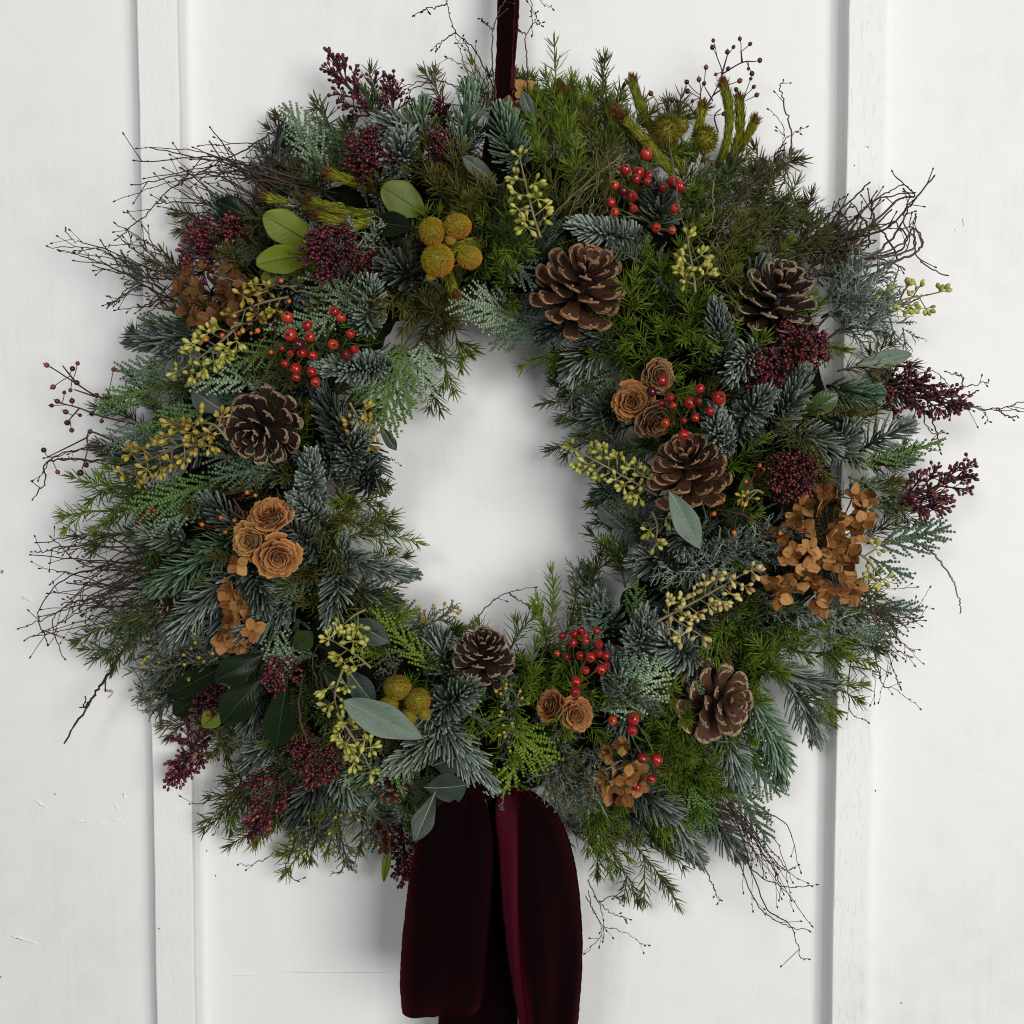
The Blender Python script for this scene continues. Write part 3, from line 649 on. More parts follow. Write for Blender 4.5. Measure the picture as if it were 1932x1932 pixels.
TB = {}
def tiny_mesh():
    for k, m in (('d', 'tiny_berry'), ('o', 'orange_berry')):
        g = G(); V, F = ball(8, 6); g.add(V, F, .5); V, F = inst(*BLADE, np.repeat(np.array([[.95, 0, 0]]), 3, 0), np.array([[1, .3, 0], [1, -.2, .25], [1, 0, -.3]]), [0, .2, 1], .35, .06); g.add(V, F, 0); TB[k] = g.mesh('berry', m)
tiny_mesh()
def berry_spray(tree, berries, label, h=.045, hv=.01, kind='d'):
    """thin dark-red branches (polylines of photo points) ending in tiny berries"""
    u0, v0 = tree[0][0]; C = P(u0, v0, h); st = G(); um = np.mean([b[0] for b in berries]); vm = np.mean([b[1] for b in berries])
    root = thing('berry_spray', Matrix.Translation(Vector(C)), (um, vm), '', 'berry spray', 'sprays of tiny dark berries', label); nodes = []
    for ln in tree:
        W = np.array([P(u, v, h + .35 * hv * math.sin(u * .05)) for u, v in ln]) - C; q = spl(W, 6 * len(ln)); st.add(*tube(q, np.linspace(.00085, .0005, len(q)), 4), .5); nodes += list(q[1:])
    nodes = np.array(nodes)
    for b in berries:
        T = P(b[0], b[1], h + U(-hv, hv)) - C; dd = np.linalg.norm(nodes - T, axis=1) + U(0, .006, len(nodes)); j = np.argmin(dd + .2 * (dd < .004)); b0 = nodes[j]
        d = nrm(T - b0); st.add(*tube(bez(b0, (b0 + T) / 2 + U(-.001, .001, 3), T, 5), .00040, 3), .5)
        s = 2 * (b[2] if len(b) > 2 else U(3.6, 5.2)) * PX; z = nrm(np.cross(d, [.3, .5, .8])); y = np.cross(z, d); link('berry', TB[kind], root, mat4(T - d * s * .3, d * s, y * s, z * s))
    st.build('stem', 'twig_red', root); return root

PET = {}
def petal_meshes(mat):
    out = []
    for s in range(5):
        g = G(); nx, ny = 14, 8; r = np.random.default_rng(40 + s); cu = r.uniform(-.35, .55); wv = r.uniform(0, 6, 2); V = []; T = []; sd = r.uniform(-.3, .3); cup = r.uniform(-.5, .9); r0x = r.uniform(.3, 1); r0y = r.uniform(-1, 1)
        for i in range(nx):
            x = i / (nx - 1); w = max(.04, .44 * math.sin(math.pi * min(.985, x) ** .80) ** .62)
            for j in range(ny + 1):
                y = j / ny * 2 - 1; V.append((x, y * w, cu * x * x * .6 + cup * (y * w) ** 2 + .055 * math.sin(7 * x + 5 * y + wv[0]) * x + sd * y * w * x)); T.append(.30 + .40 * x - .30 * max(0, abs(y) - .75) * 4 * .5 + .26 * math.sin(16 * y + 5 * x * (1 if y > 0 else -1)) - .5 * math.exp(-((x - r0x) ** 2 + (y - r0y) ** 2) / .04))
        V = np.array(V); n0 = len(V); F = grid_tris(nx, ny + 1, False); g.add(V, F, T); V2 = V.copy(); V2[:, 2] -= .008; g.add(V2, F[:, ::-1], T); out.append(g.mesh('petal', mat))
    PET[mat] = out
def hydrangea(florets, label, mat='hydrangea', size=23, base=None, lift=.015):
    if mat not in PET: petal_meshes(mat)
    um = np.mean([f[0] for f in florets]); vm = np.mean([f[1] for f in florets]); bu, bv = base or (um, vm); C = P(bu, bv, crest(bu, bv) - .03); view = np.array([0, -1.0, 0])
    root = thing('dried_hydrangea', Matrix.Translation(Vector(C)), (um, vm), '', 'dried hydrangea', 'dried hydrangea heads in the wreath', label); st = G()
    for f in florets:
        u, v = f[:2]; T = P(u, v, crest(u, v) + lift + (f[2] if len(f) > 2 else U(-.012, .012))) - C
        st.add(*tube(bez(np.zeros(3), T * .5 + view * .008, T, 7), .0006, 4), .5)
        A = nrm(view * 1.0 + RNG.normal(size=3) * .75 + nrm(T) * .25); X = nrm(np.cross(A, [.2, .4, .9])); Y = np.cross(A, X); a0 = U(0, 6.28)
        s = size * PX * U(.85, 1.15); c = G(); V, F = inst(*ball(6, 4), np.zeros((1, 3)), [0, 0, 1.0], [1.0, 0, 0], .0022, .002); c.add(V, F, .2)
        fl = c.build('floret', 'hydrangea_dark', root); fl.matrix_basis = mat4(T, X, Y, A)
        for j in range(4):
            a = a0 + j * math.pi / 2 + U(-.18, .18); up = U(-.15, .75); d = np.array([math.cos(a) * math.cos(up), math.sin(a) * math.cos(up), math.sin(up)]); z = np.array([-math.cos(a) * math.sin(up), -math.sin(a) * math.sin(up), math.cos(up)]); y = np.cross(z, d); q = s * U(.88, 1.1)
            link('petal', PET[mat][int(U(0, 4.99))], fl, mat4(d * s * .05, d * q, y * q * U(.9, 1.1), z * q))
    st.build('stem', 'stem_brown', root); return root

def balls(lst, label, mat, root_uv, lift=.03, nb=900, rel=.15):
    ru, rv = root_uv; C = P(ru, rv, crest(ru, rv) - .02); root = thing('bristle_ball_sprig', Matrix.Translation(Vector(C)), (np.mean([b[0] for b in lst]), np.mean([b[1] for b in lst])), '', 'bristle balls', 'sprigs of round bristly flower balls', label); st = G()
    for (u, v, r) in lst:
        T = P(u, v, crest(u, v) + lift) - C; R = r * PX * .86; st.add(*tube(bez(np.zeros(3), T * .5 + np.array([0, 0.004, 0]), T, 7), .0011, 5), .5)
        c = G(); V, F = ball(14, 10); c.add((V - np.array([.5, 0, 0])) * 2 * R * .90, F, .5); b = c.build('ball', 'ball_core', root); b.location = T; b.scale = U(.90, 1.08, 3).tolist()
        k = int(nb * (r / 22) ** 2); i = np.arange(k) + .5; ph = np.arccos(1 - 2 * i / k); az = i * 2.39996; d = np.stack([np.sin(ph) * np.cos(az), np.sin(ph) * np.sin(az), np.cos(ph)], 1); d = nrm(d + RNG.normal(size=d.shape) * .10)
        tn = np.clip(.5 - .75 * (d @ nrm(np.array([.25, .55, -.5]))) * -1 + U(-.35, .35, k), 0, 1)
        bg_ = G(); V, F = inst(*BLADE, d * R * .84, d, RNG.normal(size=(k, 3)), R * rel * U(.7, 1.25, k) + R * .1, .00042, U(-.3, .3, k)); bg_.add(V, F, rep(tn, BLADE[0])); bg_.build('bristles', mat, b, True, 'stuff')
    st.build('stem', 'stem_green', root); return root

def twig_bundle(lines, label, mat='twig', h0=.05, h1=.045, rad=.00085, forks=2, desc='', name='twig_bundle', cat='twigs', buds=True, wob=.010):
    """each line: photo points of one twig from its foot to its tip"""
    u0, v0 = lines[0][0]; C = P(u0, v0, h0); pts = [p for l in lines for p in l[1:]]
    root = thing(name, Matrix.Translation(Vector(C)), (np.mean([p[0] for p in pts]), np.mean([p[1] for p in pts])), desc, cat, 'bare twigs reaching out of the wreath', label)
    for ln in lines:
        g = G(); m = len(ln); W = []; ph = U(0, 6.28); amp = U(-.012, .012)
        for i, p in enumerate(ln):
            f = i / (m - 1); hh = h0 + (h1 - h0) * f + amp * math.sin(math.pi * f)
            if len(p) > 2: hh = p[2]
            W.append(P(p[0], p[1], max(.006, hh)))
        W = np.array(W)
        if m == 2:
            mid = (W[0] + W[1]) / 2 + U(-1, 1, 3) * np.array([1, .4, 1]) * np.linalg.norm(W[1] - W[0]) * .20; W = np.array([W[0], mid, W[1]])
        q = spl(W, max(14, 7 * len(W))) - C; L = np.linalg.norm(np.diff(q, axis=0), axis=1).sum(); n = len(q); kk = U(.55, 1.0)
        j = RNG.normal(size=(n, 3)) * .00055; j[0] = 0; q = q + j
        g.add(*tube(q, rad * kk * np.linspace(1.1, .55, n), 4), U(.1, .9)); ends = [(q[-1], nrm(q[-1] - q[-2]))]
        for f in range(forks):
            i = int(U(.35, .92) * n); i = min(n - 2, i); t = nrm(q[i + 1] - q[i]); sd = nrm(np.cross(t, [0, 1.0, 0])) * (1 if U(0, 1) < .5 else -1); d = nrm(t * .8 + sd * U(.35, .9) + U(-.2, .2, 3)); l = min(.030, L * U(.06, .16)); e = q[i] + d * l; b = bez(q[i], q[i] + d * l * .5 + t * l * .1, e + t * l * .15, 6)
            g.add(*tube(b, rad * kk * np.linspace(.6, .38, 6), 3), U(.1, .9)); ends.append((b[-1], nrm(b[-1] - b[-2])))
        if buds:
            O = np.array([e[0] for e in ends]); D = np.array([e[1] for e in ends]); V, F = inst(*BUD, O - D * .001, D, [0, -1.0, .1], .0030, .0015); g.add(V, F, .15)
            k = max(2, int(L / .03)); s = U(.25, .98, k); p, t = along(q, s); d = nrm(t + RNG.normal(size=(k, 3)) * .5); V, F = inst(*BUD, p, d, [0, -1.0, .1], .0022, .0010); g.add(V, F, .2)
        g.build('twig', mat, root)
    return root
# ------------------------------------------------------------------ the door
door = bpy.data.objects.new('door', None); COL.objects.link(door); door['kind'] = 'structure'
door['label'] = 'white painted panelled door with two raised battens behind the wreath'; door['category'] = 'door'
def prism(name, prof, mat, z0=-1.0, z1=1.0, nz=2, wob=0.0, smooth=False, seed=0):
    """extrude a profile of (x, height) points along the door's height"""
    g = G(); n = len(prof); zs = np.linspace(z0, z1, nz); r = np.random.default_rng(seed); V = []
    w = np.convolve(r.normal(size=nz + 8), np.ones(9) / 9, 'valid')[:nz] * wob
    for i, z in enumerate(zs):
        for x, h in prof: V.append((x + w[i], -h, z))
    F = []
    for i in range(nz - 1):
        for j in range(n):
            a = i * n + j; b = i * n + (j + 1) % n; F += [(a, b, b + n), (a, b + n, a + n)]
    g.add(V, F); o = g.build(name, mat, door, smooth); return o
BH = .017
def bx(u): return float(P(u, 966, BH)[0])
LB = (bx(277), bx(351)); RB = (bx(1586), bx(1652))
def panel(x0, x1):
    prism('panel', [(x0, -.02), (x1, -.02), (x1, 0), (x0, 0)], 'door_paint')
panel(-1.1, LB[0] - .006); panel(LB[1] + .006, RB[0] - .006); panel(RB[1] + .006, 1.1)
def batten(x0, x1, mat, seed):
    b = .0011; prism('batten', [(x0, -.02), (x1, -.02), (x1, BH - b), (x1 - b * .3, BH - b * .35), (x1 - b, BH), (x0 + b, BH), (x0 + b * .3, BH - b * .35), (x0, BH - b)], mat, nz=120, wob=.0010, seed=seed)
batten(*LB, 'batten_paint', 3); batten(*RB, 'batten_rough', 4)
def moulding(xb, sgn, wd, hh):
    """hollow moulding that runs from the panel up to the batten's flank"""
    xb = xb - sgn * .0012; pr = [(xb, -.015)]; n = 18
    for i in range(n + 1):
        a = math.pi / 2 * i / n; pr.append((xb + sgn * wd * (1 - math.sin(a)), hh * (1 - math.cos(a)) - .0004))
    pr.append((xb + sgn * wd, -.015)); prism('moulding', pr if sgn < 0 else pr[::-1], 'door_paint', smooth=False)
moulding(LB[0], -1, .017, .014); moulding(LB[1], 1, .011, .011); moulding(RB[0], -1, .016, .013); moulding(RB[1], 1, .010, .010)
def blot(name, pts, h, mat, hgt=.0006):
    """a drip, chip or scar of paint: an irregular raised patch"""
    W = [P(u, v, h) for u, v in pts]; n = len(W); c = np.mean(W, axis=0); V = [w + np.array([0, .0003, 0]) for w in W] + [c + (w - c) * .7 + np.array([0, -hgt, 0]) for w in W] + [c + np.array([0, -hgt, 0])]
    F = []
    for j in range(n): k = (j + 1) % n; F += [(j, k, n + k), (j, n + k, n + j), (n + j, n + k, 2 * n)]
    g = G(); g.add(V, F); g.build(name, mat, door, True)
def streak(u0, v0, u1, v1, w, name, mat, h=0.0, hgt=.0005, seed=0):
    r = np.random.default_rng(seed); a = np.array([u0, v0]); b = np.array([u1, v1]); d = b - a; nn = np.array([-d[1], d[0]]) / np.linalg.norm(d); m = 7; up = []; dn = []
    for i in range(m + 1):
        f = i / m; p = a + d * f + nn * r.normal() * w * .25; k = w * (.35 + .65 * math.sin(math.pi * f)) * r.uniform(.6, 1.2); up.append(tuple(p + nn * k)); dn.append(tuple(p - nn * k))
    blot(name, up + dn[::-1], h, mat, hgt)
streak(437, 1840, 485, 1838, 2.6, 'paint_drip', 'door_paint', seed=1, hgt=.0006); streak(146, 1550, 172, 1552, 2.4, 'paint_drip', 'door_paint', seed=2, hgt=.0005)
streak(184, 1548, 200, 1556, 2.0, 'paint_drip', 'door_paint', seed=3, hgt=.0005); streak(232, 1494, 236, 1508, 2.6, 'paint_drip', 'door_paint', seed=4, hgt=.0005)
streak(216, 1514, 224, 1530, 2.4, 'paint_drip', 'door_paint', seed=5, hgt=.0005); streak(18, 1765, 75, 1782, 3.0, 'paint_drip', 'door_paint', seed=6, hgt=.0008)
streak(212, 1545, 240, 1552, 1.6, 'paint_drip', 'door_paint', seed=7, hgt=.0005); streak(65, 1510, 88, 1525, 2.6, 'paint_drip', 'door_paint', seed=8, hgt=.0008)
streak(359, 1720, 361, 1815, 1.6, 'paint_drip', 'door_paint', h=.0115, seed=9, hgt=.001); streak(1800, 430, 1806, 438, 2.0, 'paint_drip', 'door_paint', seed=10, hgt=.0005)
streak(485, 1833.5, 758, 1834.5, .45, 'hairline_crack', 'crack_dark', seed=11, hgt=.0004); streak(1816, 410, 1818, 428, .8, 'scuff_mark', 'crack_dark', seed=12, hgt=.0004)
streak(195, 1299, 216, 1306, 3.4, 'paint_chip', 'bare_wood', seed=13, hgt=.0004); streak(203, 1318, 214, 1306, 1.6, 'paint_chip', 'bare_wood', seed=14, hgt=.0005); streak(240, 1305, 252, 1299, 2.6, 'paint_chip', 'bare_wood', seed=15, hgt=.0004)
streak(0, 1081, 7, 1076, 4.0, 'paint_chip', 'bare_wood', seed=16, hgt=.0004); streak(1634, 276, 1640, 279, 1.7, 'paint_chip', 'bare_wood', h=BH, seed=17, hgt=.0005)
streak(36, 1122, 64, 1134, 5.0, 'paint_chip', 'door_paint', seed=18, hgt=.0007)
for i, (u, v, h) in enumerate([(300, 1752, BH), (363, 1807, .012), (2, 1843, 0), (390, 1605, 0), (407, 1652, 0), (1598, 1684, .01), (104, 1498, 0), (1700, 1892, 0), (1652, 1492, BH), (1612, 312, BH)]):
    streak(u - .8, v - 1.6, u + .6, v + 1.8, 1.2, 'paint_speck', 'speck', h=h, seed=20 + i, hgt=.0006)

# ------------------------------------------------------------------ ribbons
def ribbon(name, left, right, mat, parent, rows=46, cols=12, bulge=.006, wave=.0015, rag=.00018, thick=.0004, seed=0, pinch=0, fold=.0):
    """cloth between two edges given as (u, v, height) points"""
    a = spl([P(*p) for p in left], rows); b = spl([P(*p) for p in right], rows); r = np.random.default_rng(seed); ph = r.uniform(0, 6, 3); fr = r.normal(size=(rows, 2)); V = []
    for sgn in (1, -1):
        for i in range(rows):
            s = i / (rows - 1)
            for j in range(cols + 1):
                t = j / cols; p = a[i] * (1 - t) + b[i] * t
                y = -bulge * (.35 * math.sin(math.pi * t) + .65 * (1 - abs(2 * t - 1) ** 5)) - wave * math.sin(7 * t + 4 * s + ph[0]) * math.sin(3 * s + ph[1]) - pinch * math.sin(22 * t + ph[2]) * max(0, 1 - s * 3.0)
                ed = (j in (0, cols)) * rag * fr[i, int(j > 0)]; y -= fold * math.exp(-((t - .30 - .12 * s) / .06) ** 2) * min(1, s * 4) * (1 - .3 * s) - fold * .8 * math.exp(-((t - .68 + .10 * s) / .08) ** 2) * min(1, s * 3); V.append(p + np.array([ed, y - sgn * thick, 0]))
    m = cols + 1; F = grid_tris(rows, m, False); N0 = rows * m; E = []
    for i in range(rows - 1):
        for j0 in (0, cols):
            q = i * m + j0; E += [(q, q + m, q + m + N0), (q, q + m + N0, q + N0)]
    g = G(); g.add(V, np.concatenate([F, F[:, ::-1] + N0, np.array(E)])); return g.build(name, mat, parent, True)
hang = thing('hanging_ribbon', None, None, '', 'ribbon', None, 'narrow dark burgundy velvet ribbon the wreath hangs from, running off the top')
ribbon('velvet_face', [(937, -60, .030), (938, 20, .034), (936, 100, .042), (931, 170, .052), (915, 260, .070), (905, 320, .078)], [(979, -60, .030), (977, 20, .034), (972, 100, .042), (966, 170, .052), (965, 260, .070), (960, 320, .078)], 'velvet', hang, 40, 14, .0040, .0005, seed=1)
ribbon('folded_edge', [(971, -60, .034), (970, 20, .038), (966, 100, .0455), (962, 170, .0555)], [(980, -60, .028), (979.5, 20, .031), (974, 100, .039), (968, 170, .049)], 'satin_back', hang, 30, 4, .0003, .0003, seed=2)
bow = thing('ribbon_bow', None, None, '', 'bow', None, 'burgundy velvet bow with two drooping loops below the wreath')
# left loop: front layer, the fold at its foot, the layer behind
ribbon('loop', [(872, 1478, .088), (815, 1535, .098), (784, 1600, .100), (769, 1680, .102), (759, 1770, .100), (755, 1850, .096), (759, 1906, .088)],
       [(902, 1478, .090), (925, 1540, .110), (930, 1620, .116), (924, 1720, .114), (916, 1820, .106), (912, 1870, .098), (905, 1900, .090)], 'velvet', bow, 90, 28, .014, .004, seed=3, pinch=.0020, fold=.0030)
ribbon('loop_back', [(759, 1906, .088), (757, 1890, .074), (756, 1830, .064), (762, 1740, .060), (785, 1640, .058), (830, 1540, .060)],
       [(905, 1900, .090), (900, 1892, .078), (886, 1830, .068), (892, 1740, .064), (900, 1640, .060), (905, 1540, .062)], 'velvet', bow, 40, 10, -.004, .002, seed=4)
# long tails that run off the foot of the picture
ribbon('tail', [(880, 1500, .070), (850, 1620, .066), (835, 1760, .060), (828, 1905, .054), (826, 2060, .050)], [(960, 1500, .072), (968, 1620, .070), (972, 1760, .066), (976, 1905, .060), (980, 2060, .056)], 'velvet', bow, 40, 12, .008, .003, seed=5)
ribbon('tail', [(985, 1520, .066), (992, 1640, .064), (1000, 1760, .060), (1003, 1905, .056), (1005, 2060, .052)], [(1052, 1560, .062), (1078, 1650, .060), (1086, 1760, .058), (1083, 1905, .054), (1078, 2060, .050)], 'velvet', bow, 40, 12, .004, .002, seed=6)
# right loop: the velvet face, and the paler reverse of the ribbon where it turns
ribbon('loop', [(972, 1482, .090), (978, 1540, .100), (978, 1620, .106), (978, 1720, .108), (984, 1820, .106), (994, 1890, .102), (1006, 1990, .094)],
       [(1000, 1484, .090), (1050, 1530, .092), (1081, 1610, .090), (1095, 1700, .088), (1099, 1790, .086), (1094, 1880, .084), (1084, 1990, .080)], 'velvet', bow, 90, 28, .014, .004, seed=7, pinch=.0020, fold=.0012)
ribbon('ribbon_reverse', [(938, 1490, .088), (934, 1540, .096), (942, 1620, .100), (949, 1720, .102), (960, 1820, .100), (974, 1900, .096), (990, 1990, .090)],
       [(976, 1486, .089), (979, 1540, .099), (979, 1620, .105), (979, 1720, .107), (985, 1820, .105), (996, 1900, .101), (1008, 1990, .093)], 'satin_back', bow, 50, 8, .001, .001, seed=8)
kn = ribbon('knot', [(872, 1462, .088), (876, 1480, .098), (884, 1500, .094)], [(930, 1460, .088), (934, 1478, .100), (930, 1502, .096)], 'velvet', bow, 14, 12, .010, .001, seed=9)

# ------------------------------------------------------------------ the mossed ring under the foliage
g = G(); na, nb = 150, 22; V = []; T = []
for i in range(na):
    a = 2 * math.pi * i / na; cu, su = math.cos(a), math.sin(a); rin, rout, _ = ring(930 + 10 * cu, 905 + 10 * su)
    rm = rin + (rout - rin) * .50; hw = (rout - rin) * .28
    for j in range(nb):
        b = 2 * math.pi * j / nb; q = 1 + .10 * math.sin(9 * a + 3 * b) + .08 * math.sin(23 * a - 5 * b) + RNG.normal() * .05
        rr = rm + hw * math.cos(b) * q; V.append(P(930 + rr * cu, 905 + rr * su, .030 + .026 * math.sin(b) * q)); T.append(U(0, 1))
F = []
for i in range(na):
    for j in range(nb):
        a = i * nb + j; b = i * nb + (j + 1) % nb; c = ((i + 1) % na) * nb + j; d = ((i + 1) % na) * nb + (j + 1) % nb; F += [(a, b, d), (a, d, c)]
g.add(V, F, T); base = g.build('wreath_ring', 'moss', None, True); base['label'] = 'dark mossed wreath ring hidden under the evergreen foliage'; base['category'] = 'wreath ring'
# ------------------------------------------------------------------ cones
PCN = pine_cone
PCN(1095, 545, .112, 168, 1.0, 40, 70, 'cone_brown', 'large brown open pine cone at the top of the wreath', 50)
PCN(1463, 570, .100, 152, 1.05, 56, 78, 'cone_dark', 'dark pine cone with pale lips at upper right, above burgundy buds', 52)
PCN(497, 806, .110, 146, .85, 26, 235, 'cone_dark', 'dark brown pine cone with tan lips on the left of the wreath', 44)
PCN(1300, 890, .108, 156, .95, 46, 112, 'cone_brown', 'squat brown pine cone beside the yellow seeds at the inner right edge', 50)
PCN(912, 1240, .092, 120, 1.05, 55, 88, 'cone_dark', 'small dark pine cone with cream lips at the foot of the hole', 50)
PCN(1343, 1320, .094, 160, .95, 30, 20, 'cone_warm', 'red-brown pine cone with whitish lips at lower right', 40, 1.2)
PCN(740, 1478, .070, 84, .9, 55, 270, 'cone_brown', 'small half-hidden pine cone left of the velvet bow', 26)
PCN(326, 1142, .066, 64, .9, 60, 180, 'cone_dark', 'small dark pine cone half hidden under fir at lower left', 24)
CR = cedar_rose
CR(505, 966, .124, 72, 38, 95, 'rose_orange', 'topmost reddish rose-shaped cedar cone of the left trio')
CR(468, 1021, .126, 74, 14, 200, 'rose_yellow', 'yellow-tan rose-shaped cedar cone, outermost of the left trio')
CR(525, 1054, .128, 76, 22, 330, 'rose_orange', 'orange rose-shaped cedar cone, lowest of the left trio')
CR(1192, 759, .094, 72, 6, 200, 'rose_orange', 'golden orange rose-shaped cedar cone, innermost of the right trio')
CR(1246, 709, .092, 64, 22, 340, 'rose_brown', 'brown rose-shaped cedar cone, uppermost of the right trio')
CR(1241, 799, .094, 74, 34, 300, 'rose_brown', 'brown rose-shaped cedar cone just above the squat pine cone')
CR(1031, 1329, .106, 62, 48, 150, 'rose_orange', 'tilted rose-shaped cedar cone, smaller of the bottom pair')
CR(1088, 1350, .106, 64, 16, 20, 'rose_orange', 'tan rose-shaped cedar cone facing forward, larger of the bottom pair')

# ------------------------------------------------------------------ bristly balls
balls([(815, 437, 25), (863, 427, 24), (826, 491, 29), (886, 486, 22), (812, 522, 9), (850, 452, 10)], 'cluster of orange-yellow bristly balls at upper left of the wreath', 'bristle_orange', (850, 470))
balls([(750, 1297, 26), (788, 1322, 27), (733, 1330, 18), (770, 1353, 17), (800, 1345, 14)], 'cluster of mustard bristly balls behind the big grey-green leaf', 'bristle_mustard', (770, 1320), nb=1000, rel=.09, lift=.018)
balls([(1329, 263, 23), (1256, 247, 29), (1284, 236, 16)], 'olive fuzzy flower balls among woolly stems at upper right', 'bristle_green', (1290, 300), nb=520, rel=.34, lift=.015)

# ------------------------------------------------------------------ fir
def F(u0, v0, u1, v1, m='blue', **k): return sprig('fir', u0, v0, u1, v1, mat='fir_' + m, **k)
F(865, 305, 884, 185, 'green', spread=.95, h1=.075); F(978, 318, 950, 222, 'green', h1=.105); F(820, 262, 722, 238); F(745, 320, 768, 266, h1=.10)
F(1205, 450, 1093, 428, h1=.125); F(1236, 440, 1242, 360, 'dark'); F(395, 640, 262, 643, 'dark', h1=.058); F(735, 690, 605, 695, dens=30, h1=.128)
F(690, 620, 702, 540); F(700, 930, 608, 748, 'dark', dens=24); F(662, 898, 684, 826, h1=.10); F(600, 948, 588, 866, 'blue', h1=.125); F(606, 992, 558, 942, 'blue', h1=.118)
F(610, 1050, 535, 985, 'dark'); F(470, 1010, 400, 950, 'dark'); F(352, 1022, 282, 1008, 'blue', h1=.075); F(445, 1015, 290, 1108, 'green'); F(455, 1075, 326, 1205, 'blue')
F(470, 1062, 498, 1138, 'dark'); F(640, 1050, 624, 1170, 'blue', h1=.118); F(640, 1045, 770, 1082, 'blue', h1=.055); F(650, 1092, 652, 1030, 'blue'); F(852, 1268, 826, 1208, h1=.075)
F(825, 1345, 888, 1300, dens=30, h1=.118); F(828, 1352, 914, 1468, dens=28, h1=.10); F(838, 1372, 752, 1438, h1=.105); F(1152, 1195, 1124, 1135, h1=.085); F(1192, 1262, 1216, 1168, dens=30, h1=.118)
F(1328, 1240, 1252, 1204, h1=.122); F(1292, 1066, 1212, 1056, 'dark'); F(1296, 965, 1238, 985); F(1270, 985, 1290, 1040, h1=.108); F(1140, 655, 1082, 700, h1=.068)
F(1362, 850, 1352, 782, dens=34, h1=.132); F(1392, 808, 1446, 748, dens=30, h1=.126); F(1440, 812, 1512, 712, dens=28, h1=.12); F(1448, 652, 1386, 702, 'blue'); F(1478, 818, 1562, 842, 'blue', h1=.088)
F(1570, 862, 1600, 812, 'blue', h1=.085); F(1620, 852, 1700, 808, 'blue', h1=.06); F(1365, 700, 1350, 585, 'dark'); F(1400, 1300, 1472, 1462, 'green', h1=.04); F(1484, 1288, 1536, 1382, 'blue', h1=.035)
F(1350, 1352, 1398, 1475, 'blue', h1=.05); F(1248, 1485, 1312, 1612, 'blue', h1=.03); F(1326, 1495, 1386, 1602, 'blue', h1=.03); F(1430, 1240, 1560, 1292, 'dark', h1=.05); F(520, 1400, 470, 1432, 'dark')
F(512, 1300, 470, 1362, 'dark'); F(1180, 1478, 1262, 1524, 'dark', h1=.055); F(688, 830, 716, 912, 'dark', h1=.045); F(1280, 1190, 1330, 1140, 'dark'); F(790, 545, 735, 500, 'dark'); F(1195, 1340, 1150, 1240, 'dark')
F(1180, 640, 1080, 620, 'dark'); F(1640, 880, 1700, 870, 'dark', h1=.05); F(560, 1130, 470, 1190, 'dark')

# ------------------------------------------------------------------ cedar
def Cd(u0, v0, u1, v1, m='grey', **k): return sprig('cedar', u0, v0, u1, v1, mat='cedar_' + m, **k)
Cd(625, 355, 535, 196, 'pale', wide=.32, h1=.045); Cd(670, 350, 600, 232, 'grey', wide=.3, h1=.045); Cd(622, 580, 700, 528, 'pale', h1=.118); Cd(690, 585, 580, 515, 'pale', h1=.12); Cd(655, 585, 500, 622, 'pale', wide=.25, h1=.132)
Cd(545, 645, 440, 690, 'green', h1=.11); Cd(775, 632, 722, 815, 'green', wide=.52, h1=.09); Cd(800, 630, 795, 760, 'pale', wide=.45, h1=.075); Cd(1015, 622, 848, 566, 'pale', wide=.38, h1=.10); Cd(1045, 600, 925, 648, 'grey', h1=.07)
Cd(505, 722, 352, 728, 'pale', wide=.3, h1=.11); Cd(445, 755, 262, 812, 'green', wide=.28, h1=.085); Cd(340, 730, 178, 772, 'green', wide=.3, h1=.05); Cd(345, 712, 222, 700, 'grey', h1=.05); Cd(310, 815, 196, 848, 'grey', h1=.045)
Cd(445, 900, 238, 968, 'green', wide=.3, h1=.085); Cd(565, 880, 398, 905, 'grey', wide=.36, h1=.115); Cd(405, 925, 280, 1005, 'pale', wide=.3, h1=.085); Cd(545, 870, 380, 858, 'grey', h1=.10); Cd(515, 1105, 535, 1282, 'pale', wide=.30, h1=.118)
Cd(605, 1060, 498, 1160, 'grey', h1=.10); Cd(525, 1110, 470, 1205, 'pale', h1=.10); Cd(640, 1390, 690, 1510, 'grey', wide=.3); Cd(690, 1378, 722, 1478, 'pale', wide=.3); Cd(935, 1358, 1042, 1440, 'lime', wide=.5, h1=.105)
Cd(870, 1352, 975, 1380, 'lime', wide=.3, h1=.11); Cd(985, 1400, 948, 1502, 'lime', wide=.35, h1=.10); Cd(850, 1285, 698, 1148, 'lime', wide=.24, h1=.085, fat=.85); Cd(1110, 1345, 1252, 1252, 'pale', wide=.46, h1=.118); Cd(1150, 1350, 1200, 1240, 'grey', wide=.4)
Cd(1188, 1182, 1202, 1098, 'green', wide=.42, h1=.098); Cd(1205, 1020, 1138, 915, 'grey', h1=.065); Cd(1635, 1025, 1792, 992, 'grey', wide=.40, h1=.05); Cd(1600, 872, 1782, 828, 'green', wide=.18, h1=.06); Cd(1620, 880, 1740, 868, 'green', wide=.2, h1=.055)
Cd(1640, 1050, 1720, 1090, 'grey', wide=.4, h1=.045); Cd(1368, 1440, 1452, 1588, 'grey', wide=.36, h1=.03); Cd(1288, 1450, 1340, 1565, 'green', h1=.04); Cd(1390, 1380, 1470, 1500, 'grey', h1=.035); Cd(1100, 1250, 1150, 1130, 'grey')
